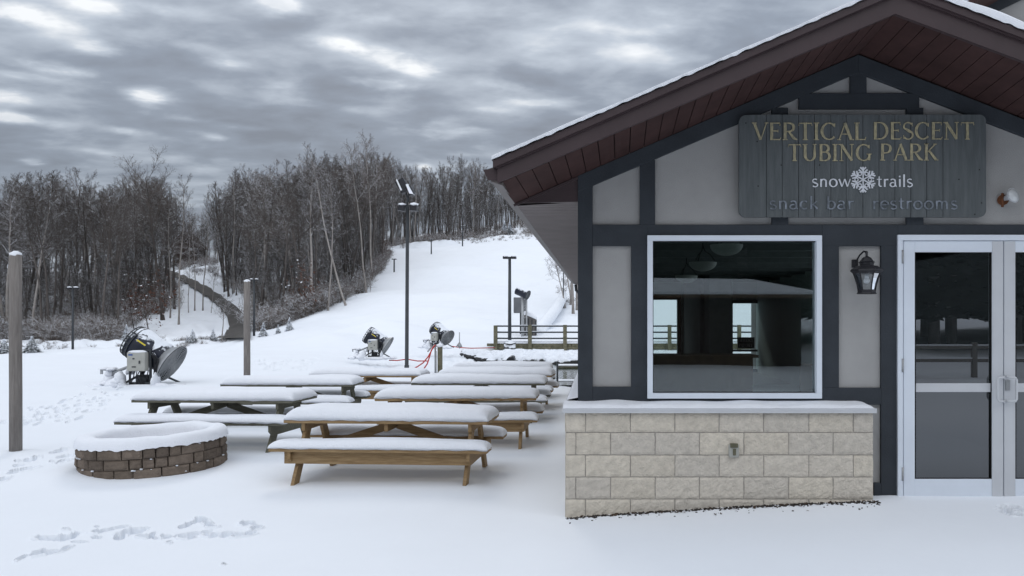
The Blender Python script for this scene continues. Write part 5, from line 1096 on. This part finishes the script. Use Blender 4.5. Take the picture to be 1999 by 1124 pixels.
region(84, 500, 748, lambda px: edgeB(px) + rt.random() ** 1.2 * 60, 'bare tree in the central wood beside the slope', 'trees of the central wood', keep=noroad)
edgeC = lambda px: np.interp(px, [740, 760, 900, 1040, 1150], [186, 188, 196, 222, 232])
region(72, 735, 1135, lambda px: edgeC(px) + rt.random() * 40, 'bare straight tree in the wood along the hilltop', 'trees of the hilltop wood', paleP=.25, xs=(.75, 1.0), hr=(.9, 1.02))
# the big one and other trees one can pick out
(tv, tf), (cv, cf) = grow(33, 22, .26, .42, .80, 11, .55, .008); bt = empty('bare_tree', tuple(G(318, 103) - Vector((0, 0, .3))), 'tallest spreading bare tree rising above the left wood skyline', 'tree'); h_ = (ZP(291, 103) - G(318, 103).z) / 22 * .86; bt.scale = (h_,) * 3
for nm, V_, Fc, mm in (('trunk', tv, tf, BARK), ('crown', cv, cf, TWIG)): q = bpy.data.objects.new(nm, np_mesh(nm, V_, Fc, mm)); C.objects.link(q); q.parent = bt
for px, Y_, h, lb, k, tilt in ((349, 100, 19, 'slender snow streaked tree right of the big spreading tree', 5, 0), (332, 108, 17, 'thin dark tree just behind the big spreading tree', 4, 0),
    (396, 112, 15, 'thin pale sapling left of the road in the meadow', 4, 0), (412, 110, 7.5, 'small pale sapling beside the road in the meadow', 4, 0), (380, 113, 14, 'slim bare tree at the meadow edge below the cabin', 2, 0), (368, 112, 9, 'small bare tree at the left end of the meadow', 4, 0)):
    put_tree(px, Y_, h, lb, None, k, True, tilt, .8)
put_tree(676, 88, 19, 'pale trunk leaning left at the front of the central wood', None, 5, True, R(-19), .8); put_tree(715, 104, 20, 'pale upright tree at the right front of the central wood', None, 1, True, R(-2), .8); put_tree(640, 86, 15, 'short snowy tree at the front edge of the central wood', None, 2, True, R(3), .8)
put_tree(726, 118, 22, 'tallest pale tree at the right edge of the central wood', None, 1, True, R(2), .85); put_tree(487, 98, 17, 'pale tree leaning right just behind the slim wooden post', None, 5, True, R(8), .8)
put_tree(433, 74, 4.6, 'small bare shrub like tree at the foot of the road', None, 0, True, 0, 1.3); put_tree(792, 192, 14, 'leaning dead pale tree on the hilltop behind the tall lamp pole', None, 5, True, R(-22), .6)
put_tree(1104, 80, 6.0, 'small snowy tree spreading its branches over the curved berm', None, 0, True, R(-6), 1.3); put_tree(1116, 86, 7.5, 'forked snowy tree just right of the thin dark pole', None, 3, True, R(-4), 1.2)
for k, (px, Y_, h) in enumerate(((1119, 74, 13), (1126, 78, 14), (1133, 72, 13), (1114, 84, 12), (1128, 90, 12))):
    put_tree(px, Y_, h, 'snowy bare tree in the clump at the wall edge right of the berm', 'trees at the wall edge', k % 7, True, 0, 1.0)
# stuff: the far wood behind, one object
def scatter(arrs, items, name, mats, lb, cat, mi=None):
    Vs = []; Fs = []; M = []; n0 = 0
    for (k, x, y, z, s, rz, tx) in items:
        V, Fq, mm = arrs[k]; c, s2 = math.cos(rz), math.sin(rz); W = V * s; W = np.stack([W[:,0]*c - W[:,1]*s2 + W[:,2]*tx, W[:,0]*s2 + W[:,1]*c, W[:,2]], -1) + np.array([x, y, z]); Vs.append(W); Fs.append(Fq + n0); M.append(mm); n0 += len(V)
    me = np_mesh(name, np.concatenate(Vs), np.concatenate(Fs), mats, np.concatenate(M)); o = bpy.data.objects.new(name, me); C.objects.link(o); tag(o, lb, cat, None, 'stuff'); return o
low = []
for s in ((41, 17, .15, .30, .42, 20, 1.1), (42, 18, .13, .4, .38, 18, 1.2), (43, 16, .13, .25, .42, 20, 1.0)):
    (tv, tf), (cv, cf) = grow(*s, tw=.017, levels=3); low.append((np.concatenate([tv, cv]), np.concatenate([tf, cf + len(tv)]), np.concatenate([np.zeros(len(tf)), np.ones(len(cf))])))
items = []
def far(n, x0, x1, yf, hk, keep=None):
    for _ in range(n):
        px = rt.uniform(x0, x1); Y_ = yf(px)
        if keep and not keep(px, Y_): continue
        g = gz(px, Y_); ztop = CZ + (CY - interp(px, skyA) - 14) * Y_ / F; h = min(24, max(7, (ztop - g) * rt.uniform(*hk))); p = G(px, Y_); items.append((rt.randrange(3), p.x, p.y, p.z - .3, h / 17, rt.random() * 6.3, rt.uniform(-.06, .06)))
far(190, -320, 345, ra(105, 230), (.5, .95), noroad); far(26, 345, 430, ra(215, 280), (.5, .8)); far(60, 428, 520, ra(125, 230), (.5, .95), noroad); far(190, 500, 750, lambda px: edgeB(px) + 12 + rt.random() * 90, (.5, .95)); far(150, 735, 1140, lambda px: edgeC(px) + 8 + rt.random() * 60, (.6, .97))
far(110, -320, 345, ra(88, 135), (.25, .55), noroad); far(80, 500, 752, lambda px: edgeB(px) + 2 + rt.random() * 40, (.25, .55)); far(40, 432, 510, ra(105, 150), (.25, .5), noroadb0); far(120, 735, 1140, lambda px: edgeC(px) + 2 + rt.random() * 25, (.3, .6)); far(50, -320, 345, ra(120, 200), (.75, .92), noroad); far(50, 500, 750, lambda px: edgeB(px) + 30 + rt.random() * 70, (.8, 1.0))
scatter(low, items, 'distant_wood', [BARK, TWIGF], 'mass of dim bare trees deep inside the woods on the hillside', 'wood')
# undergrowth
def bush(seed, H, n, leaf=False):
    rs = np.random.RandomState(seed); t = NT()
    for i in range(n):
        az = rs.rand() * 6.28; d = np.array([math.cos(az) * rs.uniform(.1, .9), math.sin(az) * rs.uniform(.1, .9), 1.]); L_ = H * rs.uniform(.5, 1.1); p0 = np.array([rs.randn() * .15, rs.randn() * .15, 0]); p1 = p0 + d * L_ * .5 + rs.randn(3) * .06; p2 = p1 + d * np.array([1.2, 1.2, .7]) * L_ * .5 + rs.randn(3) * .1
        t.seg([p0, p1, p2], [.011, .009, .005], 3)
        for k in range(5):
            u_ = rs.rand(); q = p0 + (p2 - p0) * (.3 + .7 * u_); e_ = q + np.array([rs.randn() * .3, rs.randn() * .3, abs(rs.randn()) * .25]) * H * .5; t.seg([q, e_], [.008, .004], 3)
            for m_ in range(2): f = q + (e_ - q) * rs.rand(); t.seg([f, f + rs.randn(3) * .12 * H + [0, 0, .05]], [.006, .003], 3)
    V, Fq = t.arrays(); return (V, Fq, np.zeros(len(Fq)))
bushes = [bush(s, 1.0, 13) for s in range(5)]
items = []; rt2 = random.Random(99)
def brush(n, x0, x1, yf, sc, keep=None):
    for _ in range(n):
        px = rt2.uniform(x0, x1); Y_ = yf(px)
        if keep and not keep(px, Y_): continue
        p = G(px, Y_); items.append((rt2.randrange(5), p.x, p.y, p.z - .1, rt2.uniform(*sc), rt2.random() * 6.3, 0))
r2 = lambda lo, hi, pw=1.0: (lambda px: lo + (hi - lo) * rt2.random() ** pw)
brush(1250, -280, 345, r2(82, 118, 1.2), (.6, 2.8), noroadb); brush(1000, -280, 345, r2(110, 160), (.8, 2.6), noroadb); brush(100, -250, 360, r2(72, 82), (.3, .9)); brush(60, 340, 440, r2(72, 79), (.2, .6))
brush(90, 300, 430, r2(150, 190), (.8, 2.2), noroadb); brush(170, 440, 520, r2(100, 150), (.9, 2.6), noroadb); brush(620, 495, 752, lambda px: edgeB(px) - 4 + 34 * rt2.random() ** 1.4, (.7, 2.7)); brush(110, 600, 760, lambda px: edgeB(px) - 2 + rt2.random() * 6, (.6, 2.0))
brush(420, 735, 1140, lambda px: edgeC(px) - 4 + rt2.random() * 30, (.8, 2.4)); brush(170, 880, 1060, r2(188, 215), (.3, .9)); brush(25, 1020, 1060, r2(195, 225), (1, 2.6)); brush(14, 1085, 1140, r2(76, 110), (.4, 1.2))
scatter(bushes, items, 'undergrowth', [BRUSH], 'tangled snowy brush along the edges and floor of the woods', 'undergrowth')
# dry leaved oak saplings
def leafy(px, Y_, h, lb, k=0):
    r_ = put_tree(px, Y_, h, lb, None, 4, False, 0, 1.1, 'leafy_sapling'); rs = np.random.RandomState(int(px)); t = NT(); n = 420
    c = rs.randn(n, 3) * np.array([.13, .13, .22]) * 16 + np.array([0, 0, 9.]); a = rs.randn(n, 3) * .22; b = rs.randn(n, 3) * .22; V = np.stack([c, c + a, c + a + b, c + b], 1).reshape(-1, 3); Fq = np.arange(n * 4).reshape(-1, 4)
    q = bpy.data.objects.new('dry_leaves', np_mesh('dry_leaves', V, Fq, OAKL)); C.objects.link(q); q.parent = r_
leafy(292, 92, 8, 'sapling with dull red dry leaves below the big spreading tree'); leafy(598, 84, 6, 'sapling with brown dry leaves at the foot of the central wood'); leafy(748, 140, 5, 'sapling with brown leaves at the right corner of the central wood'); leafy(262, 96, 6, 'faint red leaved sapling left of the big spreading tree')
# small snowy conifers
def conifer_mesh(seed):
    rs = random.Random(seed); mb = MB(); mb.tube([(0, 0, -.2), (0, 0, 1.0)], [.03, .01], 6)
    tk = MB(); tk.v, tk.f, tk.m, tk.sm = mb.v[:], mb.f[:], mb.m[:], mb.sm[:]; nb = MB()
    for i in range(17):
        t = i / 16; z = .06 + .9 * t; r_ = .34 * (1 - t) + .03; n = 9 - int(4 * t)
        for j in range(n):
            a = 6.283 * j / n + rs.random(); L_ = r_ * rs.uniform(.75, 1.15); e_ = Vector((math.cos(a) * L_, math.sin(a) * L_, z - .22 * L_)); s = Vector((-math.sin(a), math.cos(a), 0)) * (.045 + .05 * (1 - t)); b = Vector((0, 0, z)); m = b.lerp(e_, .55) + Vector((0, 0, .03))
            nb.add([b, m + s, e_, m - s, m + Vector((0, 0, -.05))], [(0, 1, 4), (0, 4, 3), (1, 2, 4), (4, 2, 3), (0, 3, 2, 1)])
    return tk, nb
cm = []
for s in range(3):
    a, b = conifer_mesh(s); ta = a.build('trunk', BARK); tb = b.build('crown', CONIF); cm.append((ta.data, tb.data)); bpy.data.objects.remove(ta); bpy.data.objects.remove(tb)
for i, (px, pt_, pb, lb) in enumerate(((376, 640, 667, 'tiny snowy spruce just right of the big snow gun'), (366, 654, 668, 'lowest snowy spruce seedling right of the big snow gun'), (416, 640, 665, 'tiny snowy spruce left of the small bare shrub'), (514, 628, 657, 'snowy spruce nearest the slim post on its right'), (543, 632, 651, 'snowy spruce, middle of three at the central wood'), (565, 618, 645, 'snowy spruce, rightmost of three at the central wood'),
    (62, 655, 688, 'bushy snowy spruce right of the tall foreground post'), (8, 660, 690, 'snowy spruce at the left picture edge'), (1028, 505, 0, ''), (247, 632, 652, 'snowy spruce seen just over the big snow gun'), (690, 9, 0, ''), (985, 430, 441, 'tiny spruce on the top of the hill'), (995, 431, 442, 'second tiny spruce on the top of the hill'))):
    if not pb: continue
    Y_ = min(78, hit(px, pb)) if px < 700 else 212; z = gz(px, Y_); h = ZP(pt_, Y_) - z; r_ = empty('young_spruce', (XP(px, Y_), Y_, z - .05), lb, 'tree', 'small snowy spruces'); r_.scale = (h * 1.1, h * 1.1, h); r_.rotation_euler[2] = i
    if px in (62, 8): r_.scale = (h * 1.7, h * 1.7, h)
    for nm, dt in zip(('trunk', 'crown'), cm[i % 3]): q = bpy.data.objects.new(nm, dt); C.objects.link(q); q.parent = r_

# ------------------------------------------------------------------ what the windows mirror: yard behind the photographer
random.seed(12)
EVG = mat('dark_evergreen', (.022, .028, .022), .95)
for i in range(70):
    x = -24 + (i % 35) * 1.75 + random.uniform(-.6, .6); y = -random.uniform(22, 28) - (9 if i >= 35 else 0); h = random.uniform(15, 20)
    r_ = empty('pine_tree', (x, y, .3), 'tall dark pine of the row mirrored in the door and window glass', 'tree', 'dark pines mirrored in the glass')
    if i == 0:
        a = MB(); a.tube([(0, 0, -.3), (0, 0, .5), (0, 0, 1)], [.017, .013, .003], 8); pt_m = a.build('trunk', PALEB); b = MB(); rs = random.Random(4)
        for _ in range(3200):
            t = rs.random() ** .8; rr_ = .2 * (1 - t) ** .7 + .01; an = rs.random() * 6.28; z = .1 + .88 * t; q = rs.random() ** .5 * rr_; c = Vector((math.cos(an) * q, math.sin(an) * q, z - .1 * q)); u1 = Vector((math.cos(an), math.sin(an), -.3)) * .03; u2 = Vector((-math.sin(an), math.cos(an), rs.uniform(-.4, .4))) * .02; b.add([c - u1, c + u2, c + u1, c - u2], [(0, 1, 2, 3)])
        pc_m = b.build('crown', EVG); dm = (pt_m.data, pc_m.data); bpy.data.objects.remove(pt_m); bpy.data.objects.remove(pc_m)
    for nm, dt in zip(('trunk', 'crown'), dm): q = bpy.data.objects.new(nm, dt); C.objects.link(q); q.parent = r_
    r_.scale = (h, h, h)
r_ = empty('lift_shelter', (3, -13, 0), 'dark low building with a snowy roof mirrored in the window', 'building'); mb = MB(); mb.box(-4.6, -3, -.2, 4.2, 0, 2.5); mb.build('wall', HOUSEW, r_)
mb = MB(); mb.box(-5, -3.4, 2.5, 4.75, .55, 2.62); rf = mb.build('roof', INWOOD, r_)
mb = MB(); mb.add([(-5.02, .57, 2.62), (4.77, .57, 2.62), (4.77, -3.4, 2.62), (-5.02, -3.4, 2.62), (-5.02, .57, 2.72), (4.77, .57, 2.70), (4.77, -3.4, 2.7), (-5.02, -3.4, 2.72), (-5.02, -.9, 3.32), (2.6, -.9, 3.22), (2.6, -1.9, 3.22), (-5.02, -1.9, 3.32)], [(0,3,2,1),(0,1,5,4),(1,2,6,5),(2,3,7,6),(4,5,9,8),(5,6,10,9),(6,7,11,10),(8,9,10,11),(3,0,4,8,11,7)]); mb.build('snow_cover', SNOWC, rf)
r_ = empty('yard_fence', (9, -9, 0), 'dark rail fence in the snow mirrored in the door glass', 'fence')
for k in range(5): mb = MB(); mb.box(k * 2.4 - .07, -.07, -.2, k * 2.4 + .07, .07, 1.05); mb.build('fence_post', POSTW, r_)
for z in (.85, .45): mb = MB(); mb.box(0, -.03, z, 9.6, .03, z + .1); mb.build('rail', POSTW, r_); mb = MB(); mb.box(0.1, -.03, z + .1, 9.5, .03, z + .14); mb.build('snow_cap', SNOWC, r_)
print('trees', NT_COUNT[0], 'objects', len(bpy.data.objects))
